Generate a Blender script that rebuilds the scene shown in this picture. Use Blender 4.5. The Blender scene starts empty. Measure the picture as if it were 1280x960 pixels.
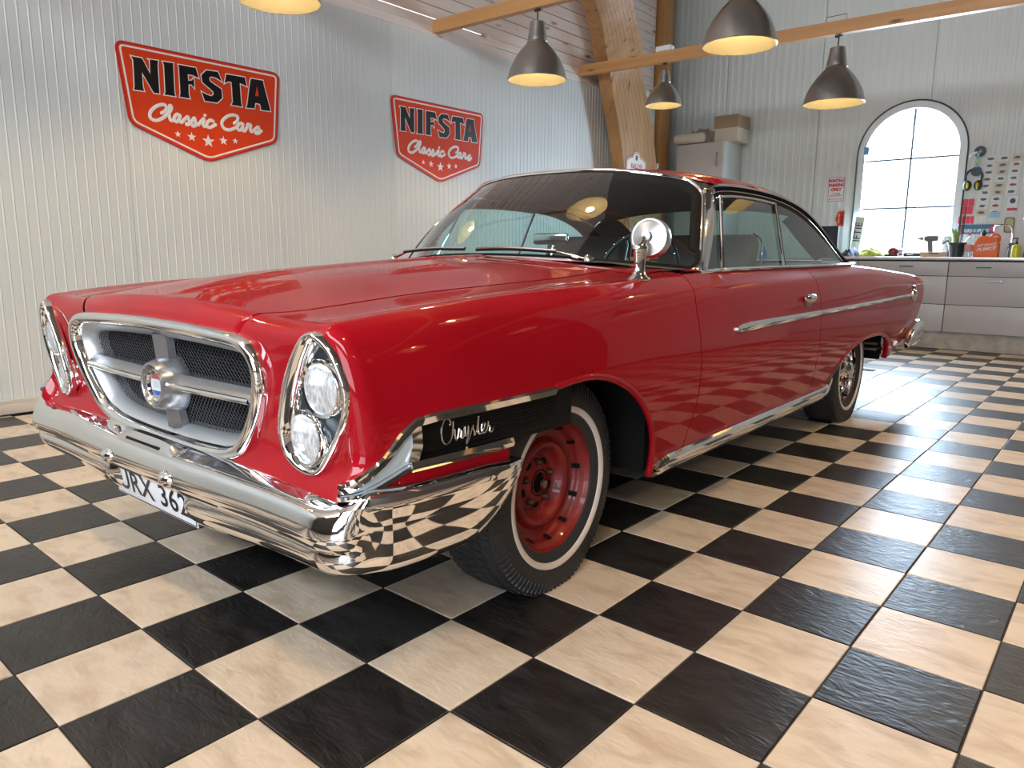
import bpy, bmesh, math, random
import numpy as np
from mathutils import Vector, Matrix
from math import sin, cos, pi, radians, sqrt
random.seed(7)

# ---------------------------------------------------------------- camera, sky, lights, exposure
SC = bpy.context.scene
COL = SC.collection
cam_data = bpy.data.cameras.new('camera'); cam = bpy.data.objects.new('camera', cam_data); COL.objects.link(cam)
cam_data.sensor_width = 36.0; cam_data.lens = 36.0*908.5/1280.0
cam_data.clip_start = 0.05; cam_data.clip_end = 100
CX, CY, CZ = 0.7917, -1.3760, 1.0390
yaw, pitch, roll = 2.27970, -0.17455, 0.00751
F_ = Vector((cos(pitch)*cos(yaw), cos(pitch)*sin(yaw), sin(pitch)))
R_ = Vector((sin(yaw), -cos(yaw), 0)); U_ = R_.cross(F_)
R2 = cos(roll)*R_+sin(roll)*U_; U2 = -sin(roll)*R_+cos(roll)*U_
cam.matrix_world = Matrix(((R2.x, U2.x, -F_.x, CX), (R2.y, U2.y, -F_.y, CY), (R2.z, U2.z, -F_.z, CZ), (0, 0, 0, 1)))
SC.camera = cam
SC.view_settings.view_transform = 'Standard'; SC.view_settings.look = 'None'
SC.view_settings.exposure = 0.0; SC.view_settings.gamma = 1.0; SC.view_settings.use_curve_mapping = False
w = bpy.data.worlds.new('overcast_sky'); SC.world = w; w.use_nodes = True
bg = w.node_tree.nodes['Background']; bg.inputs[0].default_value = (0.82, 0.91, 1.0, 1); bg.inputs[1].default_value = 4.0

def area_light(name, loc, direction, sx, sy, power, color):
    d = bpy.data.lights.new(name, 'AREA'); d.shape = 'RECTANGLE'; d.size = sx; d.size_y = sy; d.energy = power; d.color = color
    o = bpy.data.objects.new(name, d); COL.objects.link(o); o.location = loc
    o.rotation_euler = Vector(direction).to_track_quat('-Z', 'Y').to_euler(); return o
DAY = (0.86, 0.93, 1.0)
area_light('daylight_garage_opening', (1.6, -5.3, 1.5), (0, 1, 0), 3.4, 2.4, 110, DAY)
area_light('added_high_fill', (0.2, -5.35, 4.4), (0, 1, 0.05), 8.0, 1.3, 400, DAY)  # unseen fill light, added high behind the camera to brighten the room
area_light('daylight_arched_window', (-1.58, 9.15, 1.9), (0, -1, -0.15), 1.0, 1.6, 250, (0.62, 0.80, 1.0))
LAMP_WARM = (1.0, 0.68, 0.36)
BULB_STRENGTH = 400.0

# ---------------------------------------------------------------- materials
MATS = {}
def mat(name, color=(.8, .8, .8), rough=.5, metal=0., coat=0., spec=None, trans=0., ior=None, emit=None, estr=0., coat_rough=.03):
    if name in MATS: return MATS[name]
    m = bpy.data.materials.new(name); m.use_nodes = True; MATS[name] = m
    b = m.node_tree.nodes['Principled BSDF']
    b.inputs['Base Color'].default_value = (*color, 1); b.inputs['Roughness'].default_value = rough
    b.inputs['Metallic'].default_value = metal; b.inputs['Coat Weight'].default_value = coat
    b.inputs['Coat Roughness'].default_value = coat_rough
    if spec is not None: b.inputs['Specular IOR Level'].default_value = spec
    if trans: b.inputs['Transmission Weight'].default_value = trans
    if ior: b.inputs['IOR'].default_value = ior
    if emit: b.inputs['Emission Color'].default_value = (*emit, 1); b.inputs['Emission Strength'].default_value = estr
    return m
def nt(m): return m.node_tree.nodes, m.node_tree.links, m.node_tree.nodes['Principled BSDF']
def noise_color(m, c1, c2, scale=(5, 5, 5), detail=4, lo=.35, hi=.65, objrand=0., nscale=1., distort=0.):
    N, L, b = nt(m)
    tc = N.new('ShaderNodeTexCoord'); mp = N.new('ShaderNodeMapping'); mp.inputs['Scale'].default_value = scale
    no = N.new('ShaderNodeTexNoise'); no.inputs['Scale'].default_value = nscale; no.inputs['Detail'].default_value = detail; no.inputs['Distortion'].default_value = distort
    cr = N.new('ShaderNodeValToRGB'); cr.color_ramp.elements[0].position = lo; cr.color_ramp.elements[1].position = hi
    cr.color_ramp.elements[0].color = (*c1, 1); cr.color_ramp.elements[1].color = (*c2, 1)
    L.new(tc.outputs['Object'], mp.inputs['Vector']); L.new(mp.outputs['Vector'], no.inputs['Vector'])
    L.new(no.outputs['Fac'], cr.inputs['Fac'])
    out = cr.outputs['Color']
    if objrand:
        oi = N.new('ShaderNodeObjectInfo'); mr = N.new('ShaderNodeMapRange'); mr.inputs['To Min'].default_value = 1-objrand; mr.inputs['To Max'].default_value = 1+objrand
        hs = N.new('ShaderNodeHueSaturation'); L.new(oi.outputs['Random'], mr.inputs['Value']); L.new(mr.outputs['Result'], hs.inputs['Value']); L.new(out, hs.inputs['Color']); out = hs.outputs['Color']
        ad = N.new('ShaderNodeVectorMath'); ad.operation = 'ADD'; sc = N.new('ShaderNodeVectorMath'); sc.operation = 'SCALE'; sc.inputs['Scale'].default_value = 37.
        cb = N.new('ShaderNodeCombineXYZ'); L.new(oi.outputs['Random'], cb.inputs[0]); L.new(oi.outputs['Random'], cb.inputs[1]); L.new(cb.outputs[0], sc.inputs[0])
        L.new(mp.outputs['Vector'], ad.inputs[0]); L.new(sc.outputs['Vector'], ad.inputs[1]); L.new(ad.outputs['Vector'], no.inputs['Vector'])
    L.new(out, b.inputs['Base Color']); return m
def add_bump(m, scale=(20, 20, 20), strength=.2, dist=.01, detail=4, kind='noise', distort=0.):
    N, L, b = nt(m)
    tc = N.new('ShaderNodeTexCoord'); mp = N.new('ShaderNodeMapping'); mp.inputs['Scale'].default_value = scale
    if kind == 'noise':
        t = N.new('ShaderNodeTexNoise'); t.inputs['Scale'].default_value = 1; t.inputs['Detail'].default_value = detail; t.inputs['Distortion'].default_value = distort; o = t.outputs['Fac']
    elif kind == 'voronoi':
        t = N.new('ShaderNodeTexVoronoi'); t.inputs['Scale'].default_value = 1; o = t.outputs['Distance']
    else:
        t = N.new('ShaderNodeTexWave'); t.inputs['Scale'].default_value = 1; t.inputs['Distortion'].default_value = distort; o = t.outputs['Fac']
        t.bands_direction = kind
    bp = N.new('ShaderNodeBump'); bp.inputs['Strength'].default_value = strength; bp.inputs['Distance'].default_value = dist
    L.new(tc.outputs['Object'], mp.inputs['Vector']); L.new(mp.outputs['Vector'], t.inputs['Vector']); L.new(o, bp.inputs['Height']); L.new(bp.outputs['Normal'], b.inputs['Normal'])
    return m

PAINT = mat('red_car_paint', (.40, .006, .009), .45, .04, .75, spec=.04, coat_rough=.012)
PAINT.node_tree.nodes['Principled BSDF'].inputs['Coat IOR'].default_value = 1.45
noise_color(PAINT, (.31, .002, .008), (.35, .003, .011), (3, 3, 3))
CHROME = mat('chrome', (.86, .86, .87), .045, 1.)
ALU = mat('brushed_aluminium_trim', (.62, .63, .64), .26, 1.)
CHROMEAGED = mat('aged_chrome', (.70, .70, .70), .13, 1.)
add_bump(CHROMEAGED, (60, 60, 60), .05, .004)
BLACK = mat('black_panel', (.004, .004, .004), .6, spec=.25)
RUBBER = mat('tyre_rubber', (.022, .023, .026), .55, spec=.45)
add_bump(RUBBER, (90, 90, 90), .25, .003)
WHITEWALL = mat('whitewall_rubber', (.72, .64, .58), .5)
RIMRED = mat('red_painted_steel', (.24, .006, .006), .5, coat=.2)
noise_color(RIMRED, (.15, .004, .005), (.27, .008, .008), (14, 14, 14))
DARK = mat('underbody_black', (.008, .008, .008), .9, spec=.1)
BARM = mat('argent_grille_metal', (.36, .37, .39), .25, .8)
SURR = mat('satin_grille_surround', (.52, .54, .56), .36, .55)
MESHM = mat('grille_mesh_metal', (.07, .07, .075), .35, .8)
def glass_mat(name, tint, refl=1.5):
    m = bpy.data.materials.new(name); m.use_nodes = True; N = m.node_tree.nodes; L = m.node_tree.links; N.clear()
    o = N.new('ShaderNodeOutputMaterial'); mx = N.new('ShaderNodeMixShader'); tr = N.new('ShaderNodeBsdfTransparent'); gl = N.new('ShaderNodeBsdfGlossy')
    tr.inputs[0].default_value = (*tint, 1); gl.inputs['Roughness'].default_value = 0.0; gl.inputs[0].default_value = (1, 1, 1, 1)
    fr = N.new('ShaderNodeFresnel'); ge = N.new('ShaderNodeNewGeometry'); io = N.new('ShaderNodeMapRange'); io.inputs['To Min'].default_value = 1.5; io.inputs['To Max'].default_value = 1/1.5
    L.new(ge.outputs['Backfacing'], io.inputs['Value']); L.new(io.outputs['Result'], fr.inputs['IOR'])
    mu = N.new('ShaderNodeMath'); mu.operation = 'MULTIPLY'; mu.inputs[1].default_value = refl; mu.use_clamp = True
    L.new(fr.outputs[0], mu.inputs[0]); L.new(mu.outputs[0], mx.inputs[0]); L.new(tr.outputs[0], mx.inputs[1]); L.new(gl.outputs[0], mx.inputs[2]); L.new(mx.outputs[0], o.inputs[0])
    return m
GLASS = glass_mat('tinted_car_glass', (.66, .88, .87))
WSGLASS = glass_mat('windshield_glass', (.72, .90, .89), 2.3)
WINGLASS = glass_mat('window_glass', (.97, .99, 1.0))
CLEARGLASS = glass_mat('clear_plastic', (.9, .93, .95))
WHITE = mat('white_paint', (.78, .78, .76), .45)
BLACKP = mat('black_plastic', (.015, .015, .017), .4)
BLACKT = mat('black_print', (.008, .008, .009), .3)

WALL = mat('ribbed_panel_white', (.68, .70, .66), .42)
noise_color(WALL, (.65, .675, .635), (.71, .73, .69), (.6, .6, .6), objrand=.02)
TILE_L = mat('cream_floor_tile', (.6, .47, .34), .33, spec=.5)
noise_color(TILE_L, (.52, .40, .29), (.70, .58, .45), (7, 16, 7), 6, .28, .55, .06, distort=.6)
add_bump(TILE_L, (14, 34, 14), .35, .004, 6, distort=1.2)
TILE_D = mat('dark_floor_tile', (.02, .018, .016), .34, spec=.5)
noise_color(TILE_D, (.010, .009, .009), (.028, .026, .026), (8, 20, 8), 6, .3, .65, .10, distort=.6)
add_bump(TILE_D, (12, 30, 12), .5, .006, 6, distort=1.5)
GROUT = mat('dark_grout', (.045, .038, .032), .8)
def wood(name, c1, c2, axis, rough=.5, kn=True):
    m = mat(name, c1, rough)
    s = [9, 9, 9]; s['XYZ'.index(axis)] = .5
    noise_color(m, c1, c2, tuple(s), 6, .3, .7, .05, distort=.8)
    if kn:
        N, L, b = nt(m)
        src = b.inputs['Base Color'].links[0].from_socket
        tc = N.new('ShaderNodeTexCoord'); mp = N.new('ShaderNodeMapping'); s2 = [9, 9, 9]; s2['XYZ'.index(axis)] = 2.6; mp.inputs['Scale'].default_value = s2
        v = N.new('ShaderNodeTexVoronoi'); v.inputs['Scale'].default_value = .8
        cr = N.new('ShaderNodeValToRGB'); cr.color_ramp.elements[0].position = .06; cr.color_ramp.elements[1].position = .17
        cr.color_ramp.elements[0].color = (.25, .12, .06, 1); cr.color_ramp.elements[1].color = (1, 1, 1, 1)
        mx = N.new('ShaderNodeMix'); mx.data_type = 'RGBA'; mx.blend_type = 'MULTIPLY'; mx.inputs[0].default_value = .85
        L.new(tc.outputs['Object'], mp.inputs['Vector']); L.new(mp.outputs['Vector'], v.inputs['Vector']); L.new(v.outputs['Distance'], cr.inputs['Fac'])
        L.new(src, mx.inputs[6]); L.new(cr.outputs['Color'], mx.inputs[7]); L.new(mx.outputs[2], b.inputs['Base Color'])
    return m
GLULAM = wood('glued_pine_arch', (.36, .17, .055), (.48, .26, .10), 'Z')
BEAMW = wood('pine_beam', (.44, .20, .065), (.58, .31, .12), 'X')
BOARDW = wood('whitewashed_pine_board', (.68, .57, .49), (.80, .70, .62), 'Y', .6)

# ---------------------------------------------------------------- mesh helpers
class MB:
    def __init__(s): s.v = []; s.f = []; s.m = []
    def add(s, vs, fs, mi=0):
        b = len(s.v); s.v += [tuple(float(c) for c in p) for p in vs]; s.f += [tuple(b+i for i in f) for f in fs]; s.m += [mi]*len(fs); return s
    def box(s, lo, hi, mi=0, bev=0.):
        x0, y0, z0 = lo; x1, y1, z1 = hi
        if bev:
            bm = bmesh.new(); bmesh.ops.create_cube(bm, size=1.)
            for v in bm.verts: v.co = Vector(((x0+x1)/2+v.co.x*(x1-x0), (y0+y1)/2+v.co.y*(y1-y0), (z0+z1)/2+v.co.z*(z1-z0)))
            bmesh.ops.bevel(bm, geom=bm.edges[:], offset=bev, segments=2, affect='EDGES', profile=.5)
            bm.verts.index_update(); s.add([v.co[:] for v in bm.verts], [[v.index for v in f.verts] for f in bm.faces], mi); bm.free(); return s
        return s.add([(x0, y0, z0), (x1, y0, z0), (x1, y1, z0), (x0, y1, z0), (x0, y0, z1), (x1, y0, z1), (x1, y1, z1), (x0, y1, z1)],
                     [(0, 3, 2, 1), (4, 5, 6, 7), (0, 1, 5, 4), (1, 2, 6, 5), (2, 3, 7, 6), (3, 0, 4, 7)], mi)
    def grid(s, P, mi=0, cu=False, cv=False, flip=False):
        n = len(P); k = len(P[0]); vs = [p for r in P for p in r]; fs = []
        for i in range(n if cu else n-1):
            for j in range(k if cv else k-1):
                a = i*k+j; b = ((i+1) % n)*k+j; c = ((i+1) % n)*k+(j+1) % k; d = i*k+(j+1) % k
                fs.append((a, d, c, b) if flip else (a, b, c, d))
        return s.add(vs, fs, mi)
    def lathe(s, prof, seg=32, origin=(0, 0, 0), axis='z', mi=0, close=False):
        P = []
        for i in range(seg):
            a = 2*pi*i/seg; row = []
            for r, h in prof:
                c, d = r*cos(a), r*sin(a)
                p = (c, d, h) if axis == 'z' else ((h, c, d) if axis == 'x' else (d, h, c))
                row.append((p[0]+origin[0], p[1]+origin[1], p[2]+origin[2]))
            P.append(row)
        return s.grid(P, mi, cu=True, cv=close)
    def tube(s, path, r, seg=10, mi=0, cap=True, closed=False, flat=1.):
        path = [Vector(p) for p in path]; n = len(path); P = []
        prev = None
        for i, p in enumerate(path):
            t = (path[(i+1) % n]-path[i-1]) if closed else (path[min(i+1, n-1)]-path[max(i-1, 0)])
            t.normalize()
            if prev is None:
                a = Vector((0, 0, 1)) if abs(t.z) < .9 else Vector((1, 0, 0))
                u = t.cross(a).normalized()
            else:
                u = (prev-t*prev.dot(t)).normalized()
            prev = u; v = t.cross(u)
            rr = r[i] if isinstance(r, (list, tuple)) else r
            P.append([p+u*rr*cos(2*pi*k/seg)+v*rr*flat*sin(2*pi*k/seg) for k in range(seg)])
        s.grid(P, mi, cu=closed, cv=True)
        if cap and not closed:
            b = len(s.v)-n*seg
            s.f.append(tuple(b+k for k in range(seg))[::-1]); s.f.append(tuple(b+(n-1)*seg+k for k in range(seg))); s.m += [mi, mi]
        return s
    def prism(s, pts, fn, d0, d1, mi=0):
        # pts: 2D polygon, fn(a,b,d)->3D
        n = len(pts)
        A = [fn(a, b, d0) for a, b in pts]; B = [fn(a, b, d1) for a, b in pts]
        return s.add(A+B, [tuple(range(n))[::-1], tuple(range(n, 2*n))]+[(i, (i+1) % n, n+(i+1) % n, n+i) for i in range(n)], mi)
    def sphere(s, c, r, seg=16, rings=10, mi=0):
        r = (r, r, r) if not isinstance(r, (tuple, list)) else r
        P = [[(c[0]+r[0]*sin(pi*j/rings)*cos(2*pi*i/seg), c[1]+r[1]*sin(pi*j/rings)*sin(2*pi*i/seg), c[2]+r[2]*cos(pi*j/rings)) for j in range(rings+1)] for i in range(seg)]
        return s.grid(P, mi, cu=True)
    def mirror_x(s):
        n = len(s.v); s.v += [(-x, y, z) for x, y, z in s.v]; s.f += [tuple(n+i for i in f[::-1]) for f in s.f[:]]; s.m += s.m[:]; return s
    def build(s, name, mats, parent=None, smooth=True, angle=40, weld=1e-5, **kw):
        me = bpy.data.meshes.new(name); me.from_pydata(s.v, [], s.f)
        for m in (mats if isinstance(mats, (list, tuple)) else [mats]): me.materials.append(m)
        me.polygons.foreach_set('material_index', s.m)
        bm = bmesh.new(); bm.from_mesh(me)
        bmesh.ops.remove_doubles(bm, verts=bm.verts[:], dist=weld)
        bmesh.ops.dissolve_degenerate(bm, edges=bm.edges[:], dist=1e-6)
        bmesh.ops.recalc_face_normals(bm, faces=bm.faces[:])
        if smooth:
            for f in bm.faces: f.smooth = True
            ca = radians(angle)
            for e in bm.edges:
                if len(e.link_faces) == 2 and e.calc_face_angle(0.) > ca: e.smooth = False
        bm.to_mesh(me); bm.free()
        o = bpy.data.objects.new(name, me); COL.objects.link(o)
        if parent is not None: o.parent = parent
        return tag(o, **kw)
def tag(o, label=None, cat=None, group=None, kind=None):
    if label: o['label'] = label
    if cat: o['category'] = cat
    if group: o['group'] = group
    if kind: o['kind'] = kind
    return o
def empty(name, loc=(0, 0, 0), rz=0., **kw):
    o = bpy.data.objects.new(name, None); COL.objects.link(o); o.location = loc; o.rotation_euler = (0, 0, rz); o.empty_display_size = .1
    return tag(o, **kw)
def dup(o, parent=None):
    c = o.copy(); COL.objects.link(c)
    if parent is not None: c.parent = parent
    for ch in o.children: dup(ch, c)
    return c
def text_mesh(name, body, size, mats, parent, fn, depth=.0015, offset=0., align='CENTER', shear=0., xs=1., label=None, spacing=1.):
    cu = bpy.data.curves.new(name, 'FONT'); cu.body = body; cu.size = size; cu.align_x = align; cu.align_y = 'CENTER'; cu.extrude = 0.; cu.offset = offset; cu.shear = shear; cu.space_character = spacing
    cu.resolution_u = 3
    o = bpy.data.objects.new(name, cu); COL.objects.link(o)
    dg = bpy.context.evaluated_depsgraph_get(); me = bpy.data.meshes.new_from_object(o.evaluated_get(dg)); bpy.data.objects.remove(o)
    for v in me.vertices: v.co = Vector(fn(v.co.x*xs, v.co.y, v.co.z))
    me.materials.clear(); me.materials.append(mats)
    n = bpy.data.objects.new(name, me); COL.objects.link(n)
    if parent is not None: n.parent = parent
    return tag(n, label=label)
def crom(pts, n=8, closed=False):
    P = [Vector(p) for p in pts]; N = len(P); out = []
    rng = range(N) if closed else range(N-1)
    for i in rng:
        p0 = P[(i-1) % N] if (closed or i > 0) else P[0]*2-P[1]
        p1 = P[i]; p2 = P[(i+1) % N]; p3 = P[(i+2) % N] if (closed or i+2 < N) else P[-1]*2-P[-2]
        for k in range(n):
            t = k/n; out.append(.5*((2*p1)+(-p0+p2)*t+(2*p0-5*p1+4*p2-p3)*t*t+(-p0+3*p1-3*p2+p3)*t**3))
    if not closed: out.append(P[-1].copy())
    return out
def hermite(xs, ys, x):
    # non-uniform smooth interpolation; ys rows per station
    xs = list(xs); n = len(xs)
    i = min(max(np.searchsorted(xs, x)-1, 0), n-2); i = int(i)
    def tan(k):
        if k == 0: return (ys[1]-ys[0])/(xs[1]-xs[0])
        if k == n-1: return (ys[-1]-ys[-2])/(xs[-1]-xs[-2])
        h0 = xs[k]-xs[k-1]; h1 = xs[k+1]-xs[k]; d0 = (ys[k]-ys[k-1])/h0; d1 = (ys[k+1]-ys[k])/h1
        return (d0*h1+d1*h0)/(h0+h1)
    h = xs[i+1]-xs[i]; t = (x-xs[i])/h
    return (2*t**3-3*t**2+1)*ys[i]+(t**3-2*t**2+t)*h*tan(i)+(-2*t**3+3*t**2)*ys[i+1]+(t**3-t**2)*h*tan(i+1)
def interp(x, pts):
    return float(np.interp(x, [p[0] for p in pts], [p[1] for p in pts]))
def offset_poly(pts, d):
    n = len(pts); out = []
    area = sum(pts[i][0]*pts[(i+1) % n][1]-pts[(i+1) % n][0]*pts[i][1] for i in range(n))
    sg = 1 if area > 0 else -1
    for i in range(n):
        p = Vector(pts[i-1]); q = Vector(pts[i]); r = Vector(pts[(i+1) % n])
        a = (q-p).normalized(); b = (r-q).normalized()
        na = Vector((a.y, -a.x))*sg; nb = Vector((b.y, -b.x))*sg
        m = (na+nb); l = m.length
        if l < 1e-4: m = na; k = 1
        else: m /= l; k = 1/max(.35, m.dot(na))
        out.append(tuple(q+m*d*k))
    return out
def sweep(mb, path, outs, sec, mi=0, up=None, closed=False, cap=True):
    # path points, out vectors, section (u along out, v along up)
    P = []; n = len(path)
    for i, p in enumerate(path):
        p = Vector(p); o = Vector(outs[i] if isinstance(outs, list) else outs)
        t = Vector(path[(i+1) % n if closed else min(i+1, n-1)])-Vector(path[i-1 if (i > 0 or closed) else 0]); t.normalize()
        o = (o-t*o.dot(t)).normalized(); v = t.cross(o)
        if up is not None and v.dot(Vector(up)) < 0: v = -v
        P.append([p+o*a+v*b for a, b in sec])
    mb.grid(P, mi, cu=closed, cv=True)
    if cap and not closed:
        k = len(sec); b = len(mb.v)-n*k
        mb.f.append(tuple(b+j for j in range(k))[::-1]); mb.f.append(tuple(b+(n-1)*k+j for j in range(k))); mb.m += [mi, mi]
    return mb

# ================================================================ ROOM
T = 0.307
XL, YB = -4.66, 8.9
# ---- floor with individual tiles
fl = MB().box((-5.3, -5.6, -.12), (5.6, 9.1, -.004)).build('floor', GROUT, kind='structure', smooth=False)
def tile_mesh(m, name):
    g = .0022; h = T/2-g; c = .0022
    b = MB(); b.grid([[(-h, -h, -.004), (h, -h, -.004), (h, h, -.004), (-h, h, -.004)], [(-h, -h, -c*.6), (h, -h, -c*.6), (h, h, -c*.6), (-h, h, -c*.6)],
                      [(-h+c, -h+c, 0), (h-c, -h+c, 0), (h-c, h-c, 0), (-h+c, h-c, 0)]], cv=True)
    b.f.append((8, 9, 10, 11)); b.m.append(0)
    o = b.build(name, m, smooth=False); me = o.data; bpy.data.objects.remove(o); return me
ML, MD = tile_mesh(TILE_L, 'tile'), tile_mesh(TILE_D, 'tile')
cells = []
Vc = Vector((CX, CY, CZ))
for i in range(-16, 16):
    for j in range(-17, 27):
        p = Vector(((i+.5)*T, (j+.5)*T, 0)); d = p-Vc; z = d.dot(F_)
        vis = False
        if z > .3:
            u, v = 908.5*d.dot(R2)/z, -908.5*d.dot(U2)/z
            vis = abs(u) < 720 and v < 620
        # hidden under the car body
        hid = (-2.2 < p.x < -.75 and .6 < p.y < 4.6)
        if p.x < XL-.15: continue
        cells.append((0 if (vis and not hid) else 1, d.length, i, j))
cells.sort(); FAR = []
for n, (k, dist, i, j) in enumerate(cells):
    light = (i+j) % 2 != 0
    if k == 0 and n < 300:
        o = bpy.data.objects.new('tile', ML if light else MD); COL.objects.link(o); o.parent = fl
        o.location = ((i+.5)*T, (j+.5)*T, random.uniform(-.0004, .0004)); o.rotation_euler = (random.gauss(0, .0006), random.gauss(0, .0006), 0)
        if random.random() < .0: pass
    else: FAR.append((i, j, light))
b = MB(); h = T/2-.0025
for i, j, light in FAR:
    x, y = (i+.5)*T, (j+.5)*T; c = .002
    x1 = min(x+h, 5.0)
    b.add([(x-h, y-h, -.004), (x+h, y-h, -.004), (x+h, y+h, -.004), (x-h, y+h, -.004), (x-h+c, y-h+c, 0), (x+h-c, y-h+c, 0), (x+h-c, y+h-c, 0), (x-h+c, y+h-c, 0)],
          [(4, 5, 6, 7), (0, 1, 5, 4), (1, 2, 6, 5), (2, 3, 7, 6), (3, 0, 4, 7)], 0 if light else 1)
b.build('floor_tiles', [TILE_L, TILE_D], fl, smooth=False, kind='stuff')
# drain slot in the floor at the back
GRATE = mat('drain_dark_metal', (.02, .02, .02), .6, .5)
d = MB()
for k in range(12): d.box((-1.62+k*.05, 5.93, .0005), (-1.62+k*.05+.034, 6.0, .004))
d.box((-1.64, 5.915, .0003), (-1.02, 5.93, .006)); d.box((-1.64, 6.0, .0003), (-1.02, 6.015, .006)); d.box((-1.64, 5.93, .0003), (-1.02, 6.0, .0012))
d.build('floor_drain', GRATE, smooth=False, label='dark slotted drain grate set in the floor between rear wheel and drawers', cat='drain')

# ---- left wall: ribbed sandwich panels
def ribbed(y0, y1, z0, z1, pitch, gw, gd, fn, name, parent, wide=False):
    pts = [(y0+.0015, -.012), (y0+.0015, 0.)]
    n = int(round((y1-y0)/pitch)); p = (y1-y0)/n
    for k in range(n):
        c = y0+(k+.5)*p
        if wide: pts += [(c-gw*.5-gd, 0), (c-gw*.5, -gd), (c+gw*.5, -gd), (c+gw*.5+gd, 0)]
        else: pts += [(c-gw*.5, 0), (c-gw*.15, gd), (c+gw*.15, gd), (c+gw*.5, 0)]
    pts += [(y1-.0015, 0.), (y1-.0015, -.012)]
    b = MB(); b.grid([[fn(a, d_, z0) for a, d_ in pts], [fn(a, d_, z1) for a, d_ in pts]])
    b.f.append(tuple(len(pts)+i for i in range(len(pts)))); b.m.append(0)
    return b.build(name, WALL, parent, smooth=False)
wl = MB().box((XL-.16, -5.3, 0), (XL-.012, 8.02, 3.14)).build('wall_left', mat('wall_core_grey', (.25, .26, .25), .8), kind='structure', smooth=False)
ys = [-5.3]+[.868+1.19*k for k in range(-5, 6)]+[8.02]
for a, c in zip(ys[:-1], ys[1:]):
    ribbed(a, c, .09, 3.12, .0626, .013, .0032, lambda y, d_, z: (XL+d_, y, z), 'panel', wl)
bsd = MB().box((XL-.005, -5.3, 0.012), (XL+.035, 8.0, .075), 0, .004).box((XL-.005, -5.3, .075), (XL+.018, 8.0, .10), 0, .003)
bsd.build('baseboard_left', mat('painted_plinth_board', (.62, .56, .47), .5), kind='structure')
# ---- back wall with arched window opening
WX0, WX1, WZ0, WSP = -2.17, -.965, 1.063, 2.33     # arch opening, spring height
WCX = (WX0+WX1)/2; WR = (WX1-WX0)/2
wb = MB().box((-5.3, YB+.02, 0), (WX0, YB+.2, 6.3)).box((WX1, YB+.02, 0), (5.0, YB+.2, 6.3)).box((WX0, YB+.02, 0), (WX1, YB+.2, WZ0-.02))
arcpts = [(WCX-WR*cos(pi*k/24), WSP+WR*sin(pi*k/24)) for k in range(25)]
poly = arcpts+[(WX1, 6.3), (WX0, 6.3)]
for k in range(24):
    (xa, za), (xb, zb) = arcpts[k], arcpts[k+1]
    wb.add([(xa, YB+.02, za), (xb, YB+.02, zb), (xb, YB+.02, 6.3), (xa, YB+.02, 6.3), (xa, YB+.2, za), (xb, YB+.2, zb), (xb, YB+.2, 6.3), (xa, YB+.2, 6.3)], [(0, 1, 2, 3), (4, 5, 6, 7)[::-1], (0, 4, 5, 1)])
wbk = wb.build('wall_back', WALL, kind='structure', smooth=False)
def back_panel(x0, x1):
    # corrugation columns; each strip reaches from floor to roof, cut around the arch
    pts = [(x0+.004, -.014), (x0+.004, 0.)]; n = int(round((x1-x0)/.094)); p = (x1-x0)/n
    for k in range(n):
        c = x0+(k+.5)*p; pts += [(c-.026, 0), (c-.013, .0035), (c+.013, .0035), (c+.026, 0)]
    pts += [(x1-.004, 0.), (x1-.004, -.014)]
    # subdivide so the arch is followed
    q = []
    for (a, da), (c, dc) in zip(pts[:-1], pts[1:]):
        m = max(1, int(abs(c-a)/.02)) if (WX0-.02 < a < WX1+.02) else 1
        for t in range(m): q.append((a+(c-a)*t/m, da+(dc-da)*t/m))
    q.append(pts[-1]); b = MB()
    def top(x): return WSP+sqrt(max(0, WR*WR-(x-WCX)**2))
    for (a, da), (c, dc) in zip(q[:-1], q[1:]):
        mid = (a+c)/2
        spans = [(0.02, 6.28, 6.28)] if not (WX0 < mid < WX1) else [(0.02, WZ0-.02, WZ0-.02), (None, 6.28, 6.28)]
        for lo, h1, h2 in spans:
            l1, l2 = (lo, lo) if lo is not None else (top(max(a, WX0)), top(min(c, WX1)))
            b.add([(a, YB-da, l1), (c, YB-dc, l2), (c, YB-dc, h2), (a, YB-da, h1)], [(0, 1, 2, 3)])
    return b.build('panel', WALL, wbk, smooth=False)
xs = [-5.3]+[-4.018+1.31*k for k in range(0, 7)]+[5.0]
for a, c in zip(xs[:-1], xs[1:]): back_panel(a, c)
# jog behind the corner post, right wall and garage wall with daylight openings, the high one added for fill
MB().box((-5.45, 7.9, 0), (-5.3, 9.1, 6.3)).box((-5.3, 7.9, 0), (XL-.16, 8.02, 6.3)).build('wall_corner', WALL, kind='structure', smooth=False)
wr = MB().box((5.0, -5.45, 0), (5.15, 9.1, 6.34))
UNSEEN = mat('dark_timber_wall', (.10, .075, .06), .7)
wr.build('wall_right', UNSEEN, kind='structure', smooth=False)
wf = MB().box((-4.8, -5.45, 0), (-.1, -5.3, 3.7)).box((3.3, -5.45, 0), (5.15, -5.3, 3.7)).box((-.1, -5.45, 2.7), (3.3, -5.3, 3.7)).box((-4.8, -5.45, 5.1), (5.15, -5.3, 6.34)).box((-4.8, -5.45, 3.7), (-3.8, -5.3, 5.1)).box((4.2, -5.45, 3.7), (5.15, -5.3, 5.1)).box((-.1, -5.45, 0), (3.3, -5.3, .3))
wf.build('wall_front', UNSEEN, kind='structure', smooth=False)
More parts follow.
